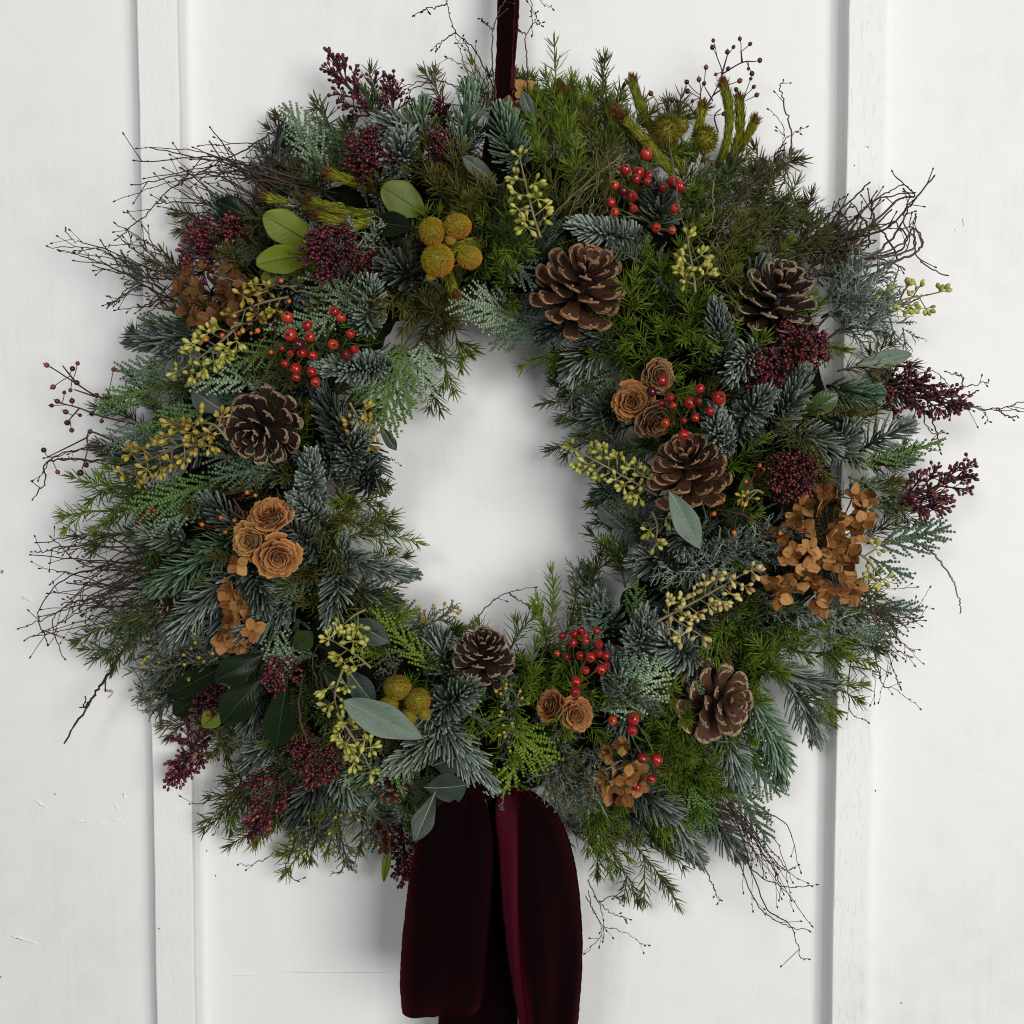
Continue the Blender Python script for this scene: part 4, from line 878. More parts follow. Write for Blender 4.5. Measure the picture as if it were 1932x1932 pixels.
Cd(720, 1430, 760, 1500, 'green', wide=.3); Cd(920, 470, 1010, 540, 'grey'); Cd(1480, 620, 1560, 680, 'green'); Cd(1560, 1180, 1680, 1200, 'grey', h1=.045); Cd(1130, 1490, 1235, 1500, 'green', h1=.05); Cd(440, 880, 500, 850, 'grey')

# ------------------------------------------------------------------ silvery cypress
def S(u0, v0, u1, v1, m='silver', **k): return sprig('cord', u0, v0, u1, v1, mat=m, **k)
S(1405, 1040, 1262, 1082, n1=14); S(1285, 1020, 1440, 1050, n1=14, h1=.108); S(1330, 1072, 1452, 1012, n1=14, h1=.11); S(1300, 1000, 1345, 1098); S(1540, 620, 1662, 508, n1=17, h1=.06); S(1560, 640, 1684, 562, n1=17, h1=.055); S(1538, 580, 1605, 512, n1=16); S(1575, 625, 1650, 618, n1=16); S(1550, 600, 1640, 560, n1=17, h1=.08)
S(1055, 1400, 1080, 1520, 'silver_dull', n1=14, h1=.10); S(1090, 1408, 1122, 1468, 'silver_dull', n1=14); S(1062, 1420, 1032, 1482, 'silver_dull', n1=14); S(1100, 1430, 1092, 1505, 'silver', n1=14, h1=.09); S(1420, 1110, 1565, 1172); S(1430, 1150, 1605, 1190)
S(1130, 1142, 1088, 1088, 'silver_dull'); S(745, 472, 655, 440); S(1155, 700, 1078, 742, 'silver_dull', h1=.05); S(640, 1478, 655, 1622, 'silver_dull', n1=13, buds=16, h1=.035); S(620, 1490, 585, 1580, 'silver_dull', n1=13, buds=18, h1=.045); S(670, 1490, 712, 1570, 'silver_dull', n1=13, buds=12, h1=.045)
S(385, 1240, 276, 1262, 'silver_dull', n1=13, buds=6, h1=.045); S(375, 1262, 288, 1312, 'silver_dull', h1=.04); S(395, 1228, 300, 1215, 'silver_dull', n1=13, buds=12); S(400, 1265, 380, 1220, 'silver_dull', n1=13, buds=16, h1=.085); S(960, 1380, 955, 1320, 'silver_dull', n1=13, buds=20, h1=.105); S(760, 1190, 830, 1165, 'silver_dull', n1=13, buds=22, h1=.05)
S(1270, 560, 1180, 470, 'silver_dull'); S(1150, 1290, 1210, 1330, 'silver_dull')

# ------------------------------------------------------------------ fine needle-leaf sprigs
def N(u0, v0, u1, v1, m='green', **k): return sprig('fine', u0, v0, u1, v1, mat='fine_' + m, **k)
for a in [(1042, 232, 1046, 88, 'green', dict(sides=0, h1=.05)), (1128, 240, 1136, 122, 'dark', dict(sides=1, h1=.045)), (1080, 310, 1058, 190, 'green', {}), (1125, 330, 1152, 200, 'green', {}), (1030, 335, 1002, 228, 'green', {}), (1172, 335, 1182, 222, 'green', {}), (1100, 395, 1088, 282, 'green', {}), (1010, 250, 1010, 180, 'green', {}),
          (1150, 410, 1130, 320, 'olive', {}), (1060, 440, 1040, 340, 'olive', {}), (885, 430, 790, 288, 'olive', dict(h1=.105)), (872, 405, 850, 282, 'olive', {}), (905, 450, 858, 352, 'olive', {}), (945, 480, 962, 395, 'green', {}), (905, 425, 992, 470, 'green', {}), (930, 430, 900, 340, 'olive', {}), (1010, 500, 960, 440, 'dark', {}), (960, 560, 940, 490, 'green', {}),
          (1325, 440, 1440, 335, 'brown', {}), (1380, 455, 1502, 388, 'brown', {}), (1420, 475, 1562, 448, 'brown', {}), (1350, 405, 1385, 312, 'dark', {}), (1480, 490, 1605, 470, 'brown', {}), (1340, 500, 1400, 420, 'olive', {}), (1390, 420, 1470, 320, 'brown', {}), (1300, 420, 1330, 330, 'dark', {}),
          (1180, 650, 1200, 520, 'green', {}), (1262, 662, 1332, 558, 'green', {}), (1200, 605, 1285, 498, 'green', {}), (1300, 705, 1385, 615, 'green', {}), (1185, 690, 1118, 600, 'green', {}), (1100, 660, 988, 690, 'green', dict(h1=.05)), (1232, 705, 1198, 615, 'green', {}), (1322, 645, 1288, 555, 'green', {}), (1350, 720, 1440, 640, 'green', {}), (1170, 560, 1215, 470, 'green', {}), (1390, 560, 1350, 480, 'olive', {}), (1130, 640, 1050, 700, 'dark', dict(h1=.045)), (1250, 620, 1340, 650, 'green', dict(h1=.125)),
          (800, 640, 855, 735, 'green', dict(h1=.04)), (740, 600, 842, 588, 'olive', {}), (830, 560, 760, 620, 'olive', {}), (860, 620, 800, 560, 'olive', {}), (780, 530, 720, 590, 'olive', {}), (760, 660, 830, 770, 'dark', dict(h1=.035)), (1040, 645, 1062, 735, 'dark', dict(h1=.035)), (730, 560, 800, 500, 'brown', {}), (850, 600, 870, 690, 'green', dict(h1=.045)),
          (305, 928, 142, 902, 'green', dict(h1=.045)), (285, 960, 122, 972, 'green', dict(h1=.04)), (275, 1000, 148, 1012, 'dark', dict(h1=.035)), (345, 1150, 150, 1205, 'dark', dict(h1=.035)), (310, 1172, 182, 1242, 'dark', dict(h1=.03)), (320, 880, 215, 925, 'dark', dict(h1=.045)), (330, 1120, 240, 1175, 'dark', {}),
          (648, 962, 722, 920, 'olive', dict(h1=.05)), (640, 985, 712, 985, 'olive', dict(h1=.05)), (640, 1015, 785, 1022, 'green', dict(h1=.04)), (615, 985, 640, 1065, 'olive', {}), (660, 930, 640, 1000, 'green', {}), (590, 1010, 670, 960, 'olive', {}), (690, 940, 735, 990, 'dark', dict(h1=.035)),
          (1012, 1262, 1042, 1085, 'green', dict(h1=.055)), (960, 1232, 1005, 1165, 'green', {}), (1062, 1205, 1085, 1115, 'green', dict(h1=.045)), (988, 1298, 1012, 1215, 'green', {}), (1105, 1165, 1132, 1050, 'dark', dict(h1=.035)), (1155, 750, 1030, 762, 'dark', dict(h1=.035)), (1152, 795, 1072, 795, 'dark', dict(h1=.035)), (1165, 832, 1042, 848, 'dark', dict(h1=.03)), (1202, 1085, 1118, 1008, 'dark', dict(h1=.04)), (1180, 1108, 1152, 1000, 'green', dict(h1=.05)), (960, 1330, 1010, 1270, 'green', {}), (1150, 720, 1060, 700, 'dark', dict(h1=.045)), (1130, 980, 1140, 900, 'dark', dict(h1=.035)),
          (1405, 1150, 1330, 1225, 'green', {}), (1445, 1270, 1428, 1212, 'green', dict(h1=.105)), (1500, 1230, 1642, 1252, 'green', dict(h1=.045)), (1450, 1182, 1602, 1205, 'green', dict(h1=.06)), (1480, 1270, 1625, 1292, 'green', dict(h1=.035)), (1385, 1182, 1482, 1145, 'dark', {}), (1400, 1230, 1520, 1210, 'green', {}), (1330, 1180, 1420, 1130, 'olive', {}), (1540, 1240, 1660, 1210, 'dark', dict(h1=.035)),
          (1332, 1425, 1240, 1335, 'green', dict(h1=.11)), (1312, 1485, 1258, 1378, 'green', {}), (1290, 1505, 1355, 1425, 'green', {}), (1240, 1335, 1252, 1285, 'green', dict(h1=.108)), (1270, 1420, 1330, 1480, 'green', {}), (1300, 1380, 1240, 1420, 'green', {}), (1340, 1400, 1420, 1440, 'green', {}), (1230, 1300, 1290, 1350, 'green', {}),
          (1118, 1500, 1152, 1645, 'green', dict(h1=.045)), (1180, 1540, 1288, 1632, 'dark', dict(h1=.025)), (1160, 1560, 1275, 1702, 'dark', dict(h1=.025)), (1108, 1545, 1128, 1645, 'olive', dict(h1=.04)), (1150, 1600, 1202, 1695, 'dark', dict(h1=.025)), (1200, 1500, 1262, 1600, 'green', dict(h1=.04)), (1100, 1500, 1110, 1600, 'green', dict(h1=.05)),
          (562, 1520, 438, 1592, 'green', dict(h1=.03)), (602, 1550, 540, 1645, 'green', dict(h1=.025)), (500, 1480, 400, 1502, 'dark', dict(h1=.03)), (455, 1420, 388, 1562, 'dark', dict(bow=.18, h1=.025)), (622, 1560, 578, 1615, 'dark', dict(h1=.03)), (540, 1500, 480, 1590, 'green', dict(h1=.03)), (480, 1440, 430, 1470, 'olive', {}), (600, 1500, 560, 1580, 'green', {}),
          (620, 240, 600, 195, 'dark', dict(h1=.04)), (640, 300, 600, 235, 'dark', {}), (1510, 630, 1590, 660, 'green', {}), (1580, 700, 1660, 690, 'olive', dict(h1=.06)), (1500, 850, 1560, 900, 'olive', {}), (1540, 900, 1480, 800, 'olive', dict(h1=.12, sides=2)), (560, 1370, 500, 1400, 'dark', {})]:
    N(*a[:5], **a[5])

for a in [(520, 1440, 440, 1500, 'olive', {}), (560, 1460, 520, 1540, 'dark', {}), (640, 1500, 620, 1600, 'green', dict(h1=.035)), (450, 1380, 400, 1420, 'olive', {}), (580, 1430, 640, 1500, 'dark', {}), (690, 1520, 680, 1600, 'dark', dict(h1=.035)), (480, 520, 430, 480, 'olive', {}), (700, 340, 650, 270, 'dark', {}), (560, 400, 480, 430, 'brown', {}), (1360, 1450, 1300, 1540, 'green', {}), (1240, 1480, 1290, 1560, 'green', dict(h1=.045)), (1420, 1330, 1380, 1400, 'green', {}), (1570, 1160, 1650, 1130, 'dark', dict(h1=.05)), (1450, 440, 1500, 350, 'dark', dict(h1=.06)), (1540, 500, 1640, 430, 'brown', dict(h1=.05))]:
    N(*a[:5], **a[5])
N(640, 1120, 745, 1105, 'olive', h1=.055); N(650, 1150, 750, 1140, 'green', h1=.06); N(690, 1190, 770, 1160, 'green', h1=.06); N(700, 1230, 790, 1190, 'dark', h1=.07); N(660, 1100, 720, 1150, 'dark', h1=.07); F(660, 1110, 730, 1128, 'dark', h1=.06); Cd(700, 1200, 790, 1150, 'grey', h1=.05); N(470, 1500, 440, 1540, 'green', h1=.035); N(520, 1520, 490, 1570, 'olive', h1=.04)
for a in [(1062, 268, 1030, 150, 'green', {}), (1100, 280, 1112, 168, 'green', {}), (1150, 280, 1172, 170, 'olive', {}), (1000, 290, 988, 205, 'green', {}), (1092, 250, 1080, 152, 'green', dict(h1=.055)), (1142, 310, 1100, 220, 'olive', {}), (1190, 290, 1212, 195, 'olive', {}), (1050, 330, 1080, 230, 'green', {}), (1120, 360, 1160, 270, 'olive', {}), (725, 240, 690, 175, 'dark', dict(h1=.045)), (790, 300, 770, 215, 'dark', {}), (1230, 340, 1190, 260, 'olive', {}), (1440, 400, 1420, 320, 'brown', {}), (1500, 440, 1530, 370, 'brown', dict(h1=.05))]:
    N(*a[:5], **a[5])
for a in [(1195, 800, 1095, 822, 'dark', dict(h1=.045)), (1190, 870, 1110, 880, 'dark', dict(h1=.05)), (1200, 930, 1120, 950, 'green', dict(h1=.05)), (1200, 980, 1130, 985, 'dark', dict(h1=.05)), (1180, 750, 1100, 730, 'dark', dict(h1=.055)), (370, 602, 300, 612, 'dark', dict(h1=.055)), (360, 660, 290, 690, 'dark', dict(h1=.05)), (1650, 700, 1720, 690, 'olive', dict(h1=.045)), (1620, 960, 1700, 960, 'dark', dict(h1=.045))]:
    N(*a[:5], **a[5])
S(1190, 850, 1110, 838, 'silver_dull', n1=13, h1=.05); F(1210, 905, 1135, 932, 'dark', h1=.055); F(1180, 790, 1115, 775, 'dark', h1=.055); Cd(360, 625, 262, 600, 'grey', h1=.05); Cd(1190, 690, 1100, 760, 'grey', h1=.05); N(370, 862, 268, 848, 'dark', h1=.06); N(430, 622, 358, 604, 'olive', h1=.075); F(385, 832, 292, 862, 'dark', h1=.062); Cd(390, 838, 250, 828, 'grey', h1=.055); N(400, 700, 300, 790, 'dark', h1=.06); F(790, 270, 800, 202, 'green'); F(600, 1470, 560, 1540, 'dark'); F(460, 450, 420, 400, 'dark'); F(640, 1430, 660, 1500, 'blue'); F(500, 540, 560, 560, 'dark')

N(1095, 600, 1030, 640, 'dark', h1=.055); F(1100, 612, 1030, 622, 'dark', h1=.055); N(1265, 850, 1190, 848, 'dark', h1=.06); F(1265, 900, 1192, 905, 'dark', h1=.06); N(1255, 935, 1190, 945, 'green', h1=.06); N(1240, 820, 1165, 870, 'dark', h1=.055)
N(1560, 762, 1650, 745, 'olive', h1=.075); F(1560, 728, 1640, 742, 'green', h1=.075); N(1600, 930, 1680, 925, 'olive', h1=.06); Cd(1600, 900, 1690, 935, 'grey', h1=.06)

# ------------------------------------------------------------------ woolly stems
def Z(u0, v0, u1, v1, **k): return sprig('fuzz', u0, v0, u1, v1, desc='woolly yellow-green stem with brown tip', **k)
Z(725, 398, 590, 378, bow=.10); Z(650, 388, 503, 372, bow=.08); Z(722, 418, 602, 408, bow=.08); Z(705, 362, 628, 330); Z(752, 418, 668, 426, h1=.105); Z(1352, 318, 1366, 162, bow=-.10, h1=.05); Z(1372, 318, 1394, 192, bow=-.08, h1=.045); Z(1372, 300, 1421, 232, bow=-.06, h1=.045)
Z(1308, 305, 1326, 205, h1=.06); Z(1252, 280, 1194, 156, h1=.05); Z(1275, 335, 1180, 226, h1=.085); Z(1232, 305, 1166, 216, h1=.08); Z(915, 455, 858, 552, bow=-.25, h1=.12); Z(1290, 330, 1250, 240)

# ------------------------------------------------------------------ burgundy bud heads
def K(u0, v0, u1, v1, nb=110, **k): return sprig('skim', u0, v0, u1, v1, desc='burgundy skimmia bud panicle', nb=nb, **k)
def KD(u, v, r, nb=130, lift=.02, tiltu=0, tiltv=0):
    O = P(u, v, crest(u, v) + lift); Zv = nrm(np.array([tiltu, -1.0, tiltv])); X = nrm(np.cross([0, 0, 1.0], Zv) * -1); X = nrm(X - Zv * (X @ Zv)); Y = np.cross(Zv, X)
    root = thing('skimmia_cluster', mat4(O, X, Y, Zv), (u, v), 'domed burgundy skimmia bud head', 'flower buds', GROUPS['skim'])
    for nm, g, mt, kd in g_skimmia(r * PX * .95, dome=True, nb=nb): g.build(nm, mt, root, True, kd)
K(725, 250, 636, 130, 150, h1=.04); K(742, 240, 738, 160, 60, h1=.045); K(815, 240, 830, 205, 40); KD(695, 290, 60, 190, .012, -.2, .2); KD(835, 275, 40, 70, 0); KD(385, 465, 68, 170, .006, -.3); KD(440, 430, 30, 50, .01); KD(620, 476, 62, 220, .024); KD(705, 500, 30, 50, .008)
KD(1512, 655, 62, 210, .022, .2, .1); KD(1440, 698, 44, 110, .012); K(1605, 748, 1792, 762, 210, h0=.03, h1=.055); K(1610, 735, 1740, 725, 110, h0=.03, h1=.06); KD(1494, 896, 56, 180, .022); K(1650, 940, 1812, 898, 170, h0=.028, h1=.05); K(1660, 945, 1770, 955, 80, h0=.028, h1=.045); K(405, 1385, 334, 1462, 140, h1=.04); K(545, 1420, 488, 1552, 160, h1=.05)
KD(598, 1442, 54, 150, .008); KD(400, 1318, 50, 110, .012); KD(528, 1272, 42, 90, .014); K(755, 1555, 762, 1645, 120, h1=.045); K(350, 1440, 385, 1350, 60, h1=.05); KD(560, 1400, 34, 60, .0); K(735, 1530, 735, 1590, 60, h1=.05)

# ------------------------------------------------------------------ leaves
LL = dict(name='skimmia_leaf', desc='lime-green oval leaf'); LD = dict(name='skimmia_leaf', desc='glossy dark green leaf'); LE = dict(name='eucalyptus_leaf', desc='grey-green eucalyptus leaf')
leaf(592, 462, 496, 405, 60, 'leaf_lime', 'rib_dark', pointed=False, tipx=.58, h0=.085, h1=.112, fold=.05, **LL); leaf(602, 484, 483, 500, 56, 'leaf_lime', 'rib_dark', pointed=False, tipx=.60, h0=.088, h1=.118, roll=.25, fold=.1, **LL); leaf(604, 488, 492, 532, 56, 'leaf_lime', 'rib_dark', pointed=False, tipx=.58, h0=.086, h1=.108, roll=-.35, **LL)
leaf(798, 402, 720, 352, 62, 'leaf_lime', 'rib_dark', pointed=False, tipx=.55, h0=.095, h1=.108, fold=.04, **LL); leaf(505, 425, 408, 380, 46, 'leaf_dark', 'rib_dark', h0=.07, h1=.065, **LD); leaf(432, 1325, 382, 1372, 38, 'leaf_lime', 'rib_dark', h0=.07, h1=.075, **LL)
leaf(505, 1230, 404, 1286, 54, 'leaf_dark', 'rib_dark', h0=.105, h1=.112, **LD); leaf(455, 1240, 316, 1312, 44, 'leaf_dark', 'rib_dark', h0=.09, h1=.07, **LD); leaf(500, 1272, 418, 1364, 62, 'leaf_dark', 'rib_dark', h0=.10, h1=.105, **LD); leaf(544, 1272, 522, 1412, 60, 'leaf_dark', 'rib_dark', h0=.10, h1=.095, **LD)
leaf(372, 1315, 328, 1348, 38, 'leaf_dark', 'rib_dark', h0=.06, h1=.055, **LD); leaf(570, 1210, 649, 1184, 56, 'leaf_dark', 'rib_dark', h0=.10, h1=.112, **LD); leaf(556, 1224, 590, 1192, 38, 'leaf_green', 'rib_dark', h0=.10, h1=.118, **LD); leaf(600, 1255, 680, 1312, 50, 'leaf_dark', 'rib_dark', h0=.10, h1=.10, **LD)
leaf(1508, 785, 1582, 742, 42, 'leaf_green', 'rib_dark', h1=.10, **LD); leaf(1548, 788, 1630, 816, 36, 'leaf_dark', 'rib_dark', h1=.085, **LD); leaf(1400, 968, 1409, 893, 28, 'leaf_green', 'rib_dark', **LD); leaf(1420, 1000, 1370, 960, 40, 'leaf_dark', 'rib_dark', **LD); leaf(690, 420, 780, 430, 44, 'leaf_dark', 'rib_dark', **LD); leaf(740, 520, 680, 545, 40, 'leaf_dark', 'rib_dark', **LD)
leaf(648, 1322, 799, 1392, 60, 'leaf_euc', 'rib_pale', h0=.138, h1=.134, tipx=.45, fold=.10, curl=.06, **LE); leaf(650, 1255, 708, 1330, 44, 'leaf_euc_dark', 'rib_pale', h0=.105, h1=.115, **LE); leaf(655, 1162, 735, 1212, 46, 'leaf_euc_dark', 'rib_pale', h0=.09, h1=.095, **LE); leaf(1262, 926, 1322, 1036, 44, 'leaf_euc', 'rib_pale', h0=.13, h1=.128, tipx=.52, curl=.05, **LE)
leaf(1600, 692, 1720, 668, 34, 'leaf_euc', 'rib_pale', h0=.06, h1=.055, **LE); leaf(1185, 1002, 1127, 952, 40, 'leaf_euc_dark', 'rib_pale', h0=.055, h1=.06, **LE); leaf(800, 1485, 882, 1480, 62, 'leaf_euc_dark', 'rib_pale', h0=.095, h1=.112, roll=.2, **LE); leaf(815, 1445, 872, 1428, 60, 'leaf_euc_dark', 'rib_pale', h0=.09, h1=.10, roll=-.5, **LE)
leaf(822, 1492, 782, 1588, 40, 'leaf_euc_dark', 'rib_pale', h0=.10, h1=.118, **LE); leaf(738, 1570, 724, 1664, 17, 'leaf_lime', 'rib_dark', h0=.05, h1=.055, **LL); leaf(714, 798, 748, 850, 22, 'leaf_euc_dark', 'rib_pale', h0=.045, h1=.04, **LE); leaf(1012, 245, 984, 172, 26, 'leaf_euc_dark', 'rib_pale', h1=.07, **LE)
leaf(938, 350, 872, 296, 32, 'leaf_euc_dark', 'rib_pale', h1=.11, **LE); leaf(432, 782, 362, 736, 48, 'leaf_euc_dark', 'rib_pale', h1=.095, **LE); leaf(722, 1490, 690, 1540, 12, 'leaf_green', 'rib_dark', h1=.07, **LE); leaf(1690, 700, 1620, 720, 36, 'leaf_euc_dark', 'rib_pale', h1=.06, **LE)

# ------------------------------------------------------------------ seed sprays
seeds([(1020, 448), (1005, 400), (985, 318)], 46, 'seed_yellow', 'yellow seed spray', dh=.022); seeds([(1312, 552), (1308, 512), (1300, 470)], 36, 'seed_yellow', 'yellow seed spray', dh=.018); seeds([(1640, 600), (1690, 570), (1752, 556)], 42, 'seed_yellow', 'yellow seed spray', h=.05)
seeds([(455, 610), (410, 650), (352, 692)], 56, 'seed_yellow', 'yellow seed spray', dh=.022); seeds([(545, 560), (500, 570), (445, 590)], 36, 'seed_gold', 'golden seed spray', dh=.012); seeds([(420, 800), (330, 845), (238, 888)], 66, 'seed_gold', 'golden seed spray', dh=.026); seeds([(430, 830), (400, 800), (345, 800)], 30, 'seed_gold', 'golden seed spray', dh=.03)
seeds([(660, 760), (680, 800), (692, 832)], 26, 'seed_gold', 'golden seed spray', dh=.02); seeds([(1240, 935), (1170, 895), (1092, 852)], 76, 'seed_yellow', 'yellow seed spray', h=.098); seeds([(1230, 965), (1240, 990), (1238, 1015)], 14, 'seed_yellow', 'yellow seed spray', dh=.02)
seeds([(1235, 1175), (1320, 1130), (1398, 1085)], 62, 'seed_cream', 'creamy seed spray', dh=.026); seeds([(1250, 1150), (1275, 1170), (1300, 1185)], 24, 'seed_cream', 'creamy seed spray', dh=.024); seeds([(700, 1260), (670, 1235), (630, 1210)], 34, 'seed_yellow', 'yellow seed spray', dh=.02); seeds([(650, 1255), (632, 1310), (640, 1350)], 26, 'seed_yellow', 'yellow seed spray', dh=.022)
seeds([(635, 1345), (665, 1390), (690, 1432)], 40, 'seed_yellow', 'yellow seed spray', dh=.03); seeds([(1615, 1040), (1640, 1060), (1655, 1082)], 16, 'seed_yellow', 'yellow seed spray', dh=.02); seeds([(1440, 930), (1425, 925), (1405, 935)], 10, 'seed_gold', 'golden seed spray', dh=.01, size=.008); seeds([(690, 1150), (670, 1160), (655, 1172)], 10, 'seed_yellow', 'yellow seed spray', dh=.015)

# ------------------------------------------------------------------ rose hips
hips((600, 660), [(548, 632, 11), (585, 636, 10), (564, 649, 10), (570, 666, 10), (588, 701, 10), (655, 670, 10), (669, 659, 8.5), (628, 650, 9.5), (631, 588, 9.5), (643, 599, 8.5), (661, 630, 8), (580, 614, 9), (542, 599, 10), (532, 657, 7), (590, 671, 8), (538, 686, 8.5), (558, 695, 9.5), (559, 712, 8.5), (595, 721, 9.5), (549, 667, 7)], 'red rose-hip sprig above the left pine cone', lift=.034)
hips((1225, 420), [(1219, 292, 12), (1180, 320, 9.5), (1204, 326, 11), (1224, 331, 9.5), (1221, 343, 9), (1160, 350, 9.5), (1175, 360, 9), (1192, 371, 9.5), (1153, 382, 9), (1160, 400, 9), (1195, 394, 7), (1200, 338, 9.5), (1270, 342, 10.5), (1281, 352, 10.5), (1251, 354, 9.5), (1273, 393, 9.5), (1238, 430, 9), (1268, 435, 8)], 'red rose-hip sprig below the woolly stems at the top', lift=.028)
hips((1290, 800), [(1249, 718, 9.5), (1229, 739, 10), (1264, 749, 8), (1248, 760, 7.5), (1270, 765, 7), (1320, 733, 9), (1302, 760, 10), (1318, 757, 7), (1356, 751, 12), (1340, 776, 7.5), (1312, 788, 8), (1290, 793, 8), (1255, 798, 8.5), (1289, 820, 9.5)], 'red rose-hip sprig among the right trio of cedar roses', lift=.036)
hips((1090, 1290), [(1061, 1199, 8), (1083, 1195, 9), (1096, 1190, 8), (1103, 1199, 7.5), (1081, 1213, 10), (1106, 1209, 9), (1126, 1190, 8), (1129, 1215, 9), (1095, 1237, 8), (1114, 1240, 9), (1129, 1232, 8.5), (1142, 1237, 9), (1069, 1239, 7), (1051, 1233, 7), (1105, 1265, 8), (1134, 1263, 9), (1144, 1255, 8), (1087, 1285, 9), (1086, 1306, 10)], 'red rose-hip sprig right of the bottom pine cone', lift=.026)
hips((1225, 1400), [(1156, 1359, 9), (1195, 1356, 10.5), (1192, 1378, 10.5), (1212, 1430, 9), (1239, 1433, 11), (1257, 1459, 10), (1229, 1469, 10), (1202, 1485, 9)], 'red rose-hip sprig above the bottom dried hydrangea', lift=.034)
hips((300, 1000), [(268, 970, 8), (275, 1000, 8), (262, 985, 7.5), (290, 963, 7.5), (283, 1013, 7), (300, 975, 7)], 'dark red rose hips half hidden at the far left', 'd', lift=.012)

# ------------------------------------------------------------------ sprays of tiny berries
berry_spray([[(255, 800), (190, 785), (150, 770), (112, 760)], [(240, 760), (185, 748), (146, 725), (95, 692)], [(230, 840), (170, 815), (165, 850), (155, 885)], [(165, 825), (125, 845), (90, 862)], [(146, 725), (118, 690)], [(185, 750), (140, 735)], [(150, 770), (128, 795)]],
            [(90, 690, 5), (146, 687, 4), (136, 697, 5), (146, 723, 5), (102, 729, 5), (133, 735, 4), (182, 746, 4.5), (110, 758, 5), (136, 758, 5), (99, 765, 4), (126, 778, 5), (127, 797, 5.5), (135, 810, 4.5), (83, 850, 5), (173, 780, 5), (192, 794, 4), (169, 816, 4.5), (201, 852, 5), (162, 878, 5), (152, 891, 6), (108, 889, 4.5), (214, 699, 4.5), (285, 688, 5), (121, 742, 3.6), (150, 783, 3.6)], 'spray of tiny dark red berries at the far left edge')
berry_spray([[(1330, 310), (1318, 230), (1345, 180), (1362, 140), (1352, 105)], [(1362, 140), (1400, 118), (1425, 116)], [(1345, 180), (1372, 160)], [(1318, 230), (1300, 200), (1285, 192)], [(1362, 140), (1372, 105)], [(1400, 118), (1398, 95)], [(1355, 250), (1348, 220), (1360, 205)], [(1345, 190), (1330, 165)], [(1385, 215), (1405, 180)], [(1250, 230), (1240, 200), (1262, 192)], [(1318, 230), (1322, 175)]],
            [(1345, 91, 4.6), (1346, 78, 3.6), (1383, 90, 3.6), (1372, 100, 4.4), (1396, 75, 3.8), (1414, 84, 3.8), (1433, 114, 4.8), (1332, 129, 4.4), (1418, 137, 4.6), (1374, 130, 4.4), (1394, 153, 4.8), (1319, 152, 4.6), (1297, 156, 4.4), (1328, 159, 4), (1390, 170, 4.4), (1421, 165, 3.8), (1426, 180, 4.4), (1299, 173, 4.8), (1278, 191, 4), (1364, 215, 4), (1343, 309, 4.2), (1229, 178, 4.8), (1270, 189, 4.8), (1352, 140, 3.4), (1308, 190, 3.4), (1412, 128, 3.2), (1416, 150, 3.2), (1430, 325, 4), (1384, 326, 4)], 'spray of tiny dark berries standing above the woolly stems at top right')
berry_spray([[(1450, 1010), (1400, 970), (1370, 985)], [(1400, 970), (1420, 900)], [(1400, 970), (1350, 960)]], [(1440, 887, 4), (1408, 910, 4), (1348, 968, 4.4), (1385, 1003, 4.4), (1470, 1006, 4), (1376, 970, 3.5), (1395, 945, 3.5), (1432, 880, 4), (1365, 945, 3.6)], 'thin spray of orange berries right of the squat pine cone', h=.118, kind='o')
berry_spray([[(470, 570), (490, 600), (520, 620)], [(490, 600), (440, 620)], [(520, 620), (515, 670)]], [(529, 531, 4), (488, 623, 4.5), (450, 628, 4), (421, 632, 4), (512, 664, 3.6), (474, 627, 3.4), (545, 570, 3.4), (390, 640, 4)], 'thin spray of orange berries over the upper left seed spray', h=.128, kind='o')
berry_spray([[(440, 940), (460, 980), (420, 1000)], [(460, 980), (430, 960)]], [(443, 982, 4), (418, 978, 3.6), (465, 930, 4), (383, 990, 4), (425, 1003, 3.4), (480, 935, 3.4)], 'thin spray of orange berries beside the left cedar roses', h=.122, kind='o')

# ------------------------------------------------------------------ dried hydrangea
r = np.random.default_rng(5)
big = [(1478, 1010), (1500, 975), (1520, 1000), (1545, 960), (1575, 940), (1600, 985), (1625, 960), (1560, 1010), (1530, 1035), (1500, 1040), (1590, 1020), (1615, 1010), (1550, 1055), (1575, 1065), (1520, 1075), (1605, 1050), (1545, 1090), (1500, 1075), (1475, 1100), (1560, 1115), (1590, 1095), (1620, 1105), (1605, 1120), (1540, 1130), (1530, 1050), (1580, 985), (1640, 940), (1610, 935), (1555, 930), (1480, 1050), (1470, 1125), (1548, 1145), (1585, 1120), (1630, 985), (1515, 955), (1500, 1110), (1530, 1100), (1570, 1040), (1455, 1100), (1590, 1075)]
hydrangea(big, 'large ragged head of orange-brown dried hydrangea on the right', size=22, base=(1560, 1030), lift=.016)
hydrangea([(350, 520), (385, 512), (420, 510), (445, 525), (345, 550), (375, 545), (405, 540), (435, 555), (355, 580), (385, 575), (415, 580), (440, 590), (370, 600), (400, 600), (335, 540), (460, 545), (425, 545), (365, 560)], 'brown dried hydrangea at upper left under burgundy buds', 'hydrangea_dark', size=22, base=(400, 555), lift=.010)
hydrangea([(447, 1065, .03), (438, 1105, .022), (432, 1135), (455, 1140), (440, 1165), (465, 1165), (430, 1195), (455, 1195), (478, 1190), (420, 1210), (445, 1215), (470, 1215), (480, 1150)], 'drooping brown dried hydrangea below the left cedar roses', 'hydrangea', size=23, base=(450, 1150), lift=.010)
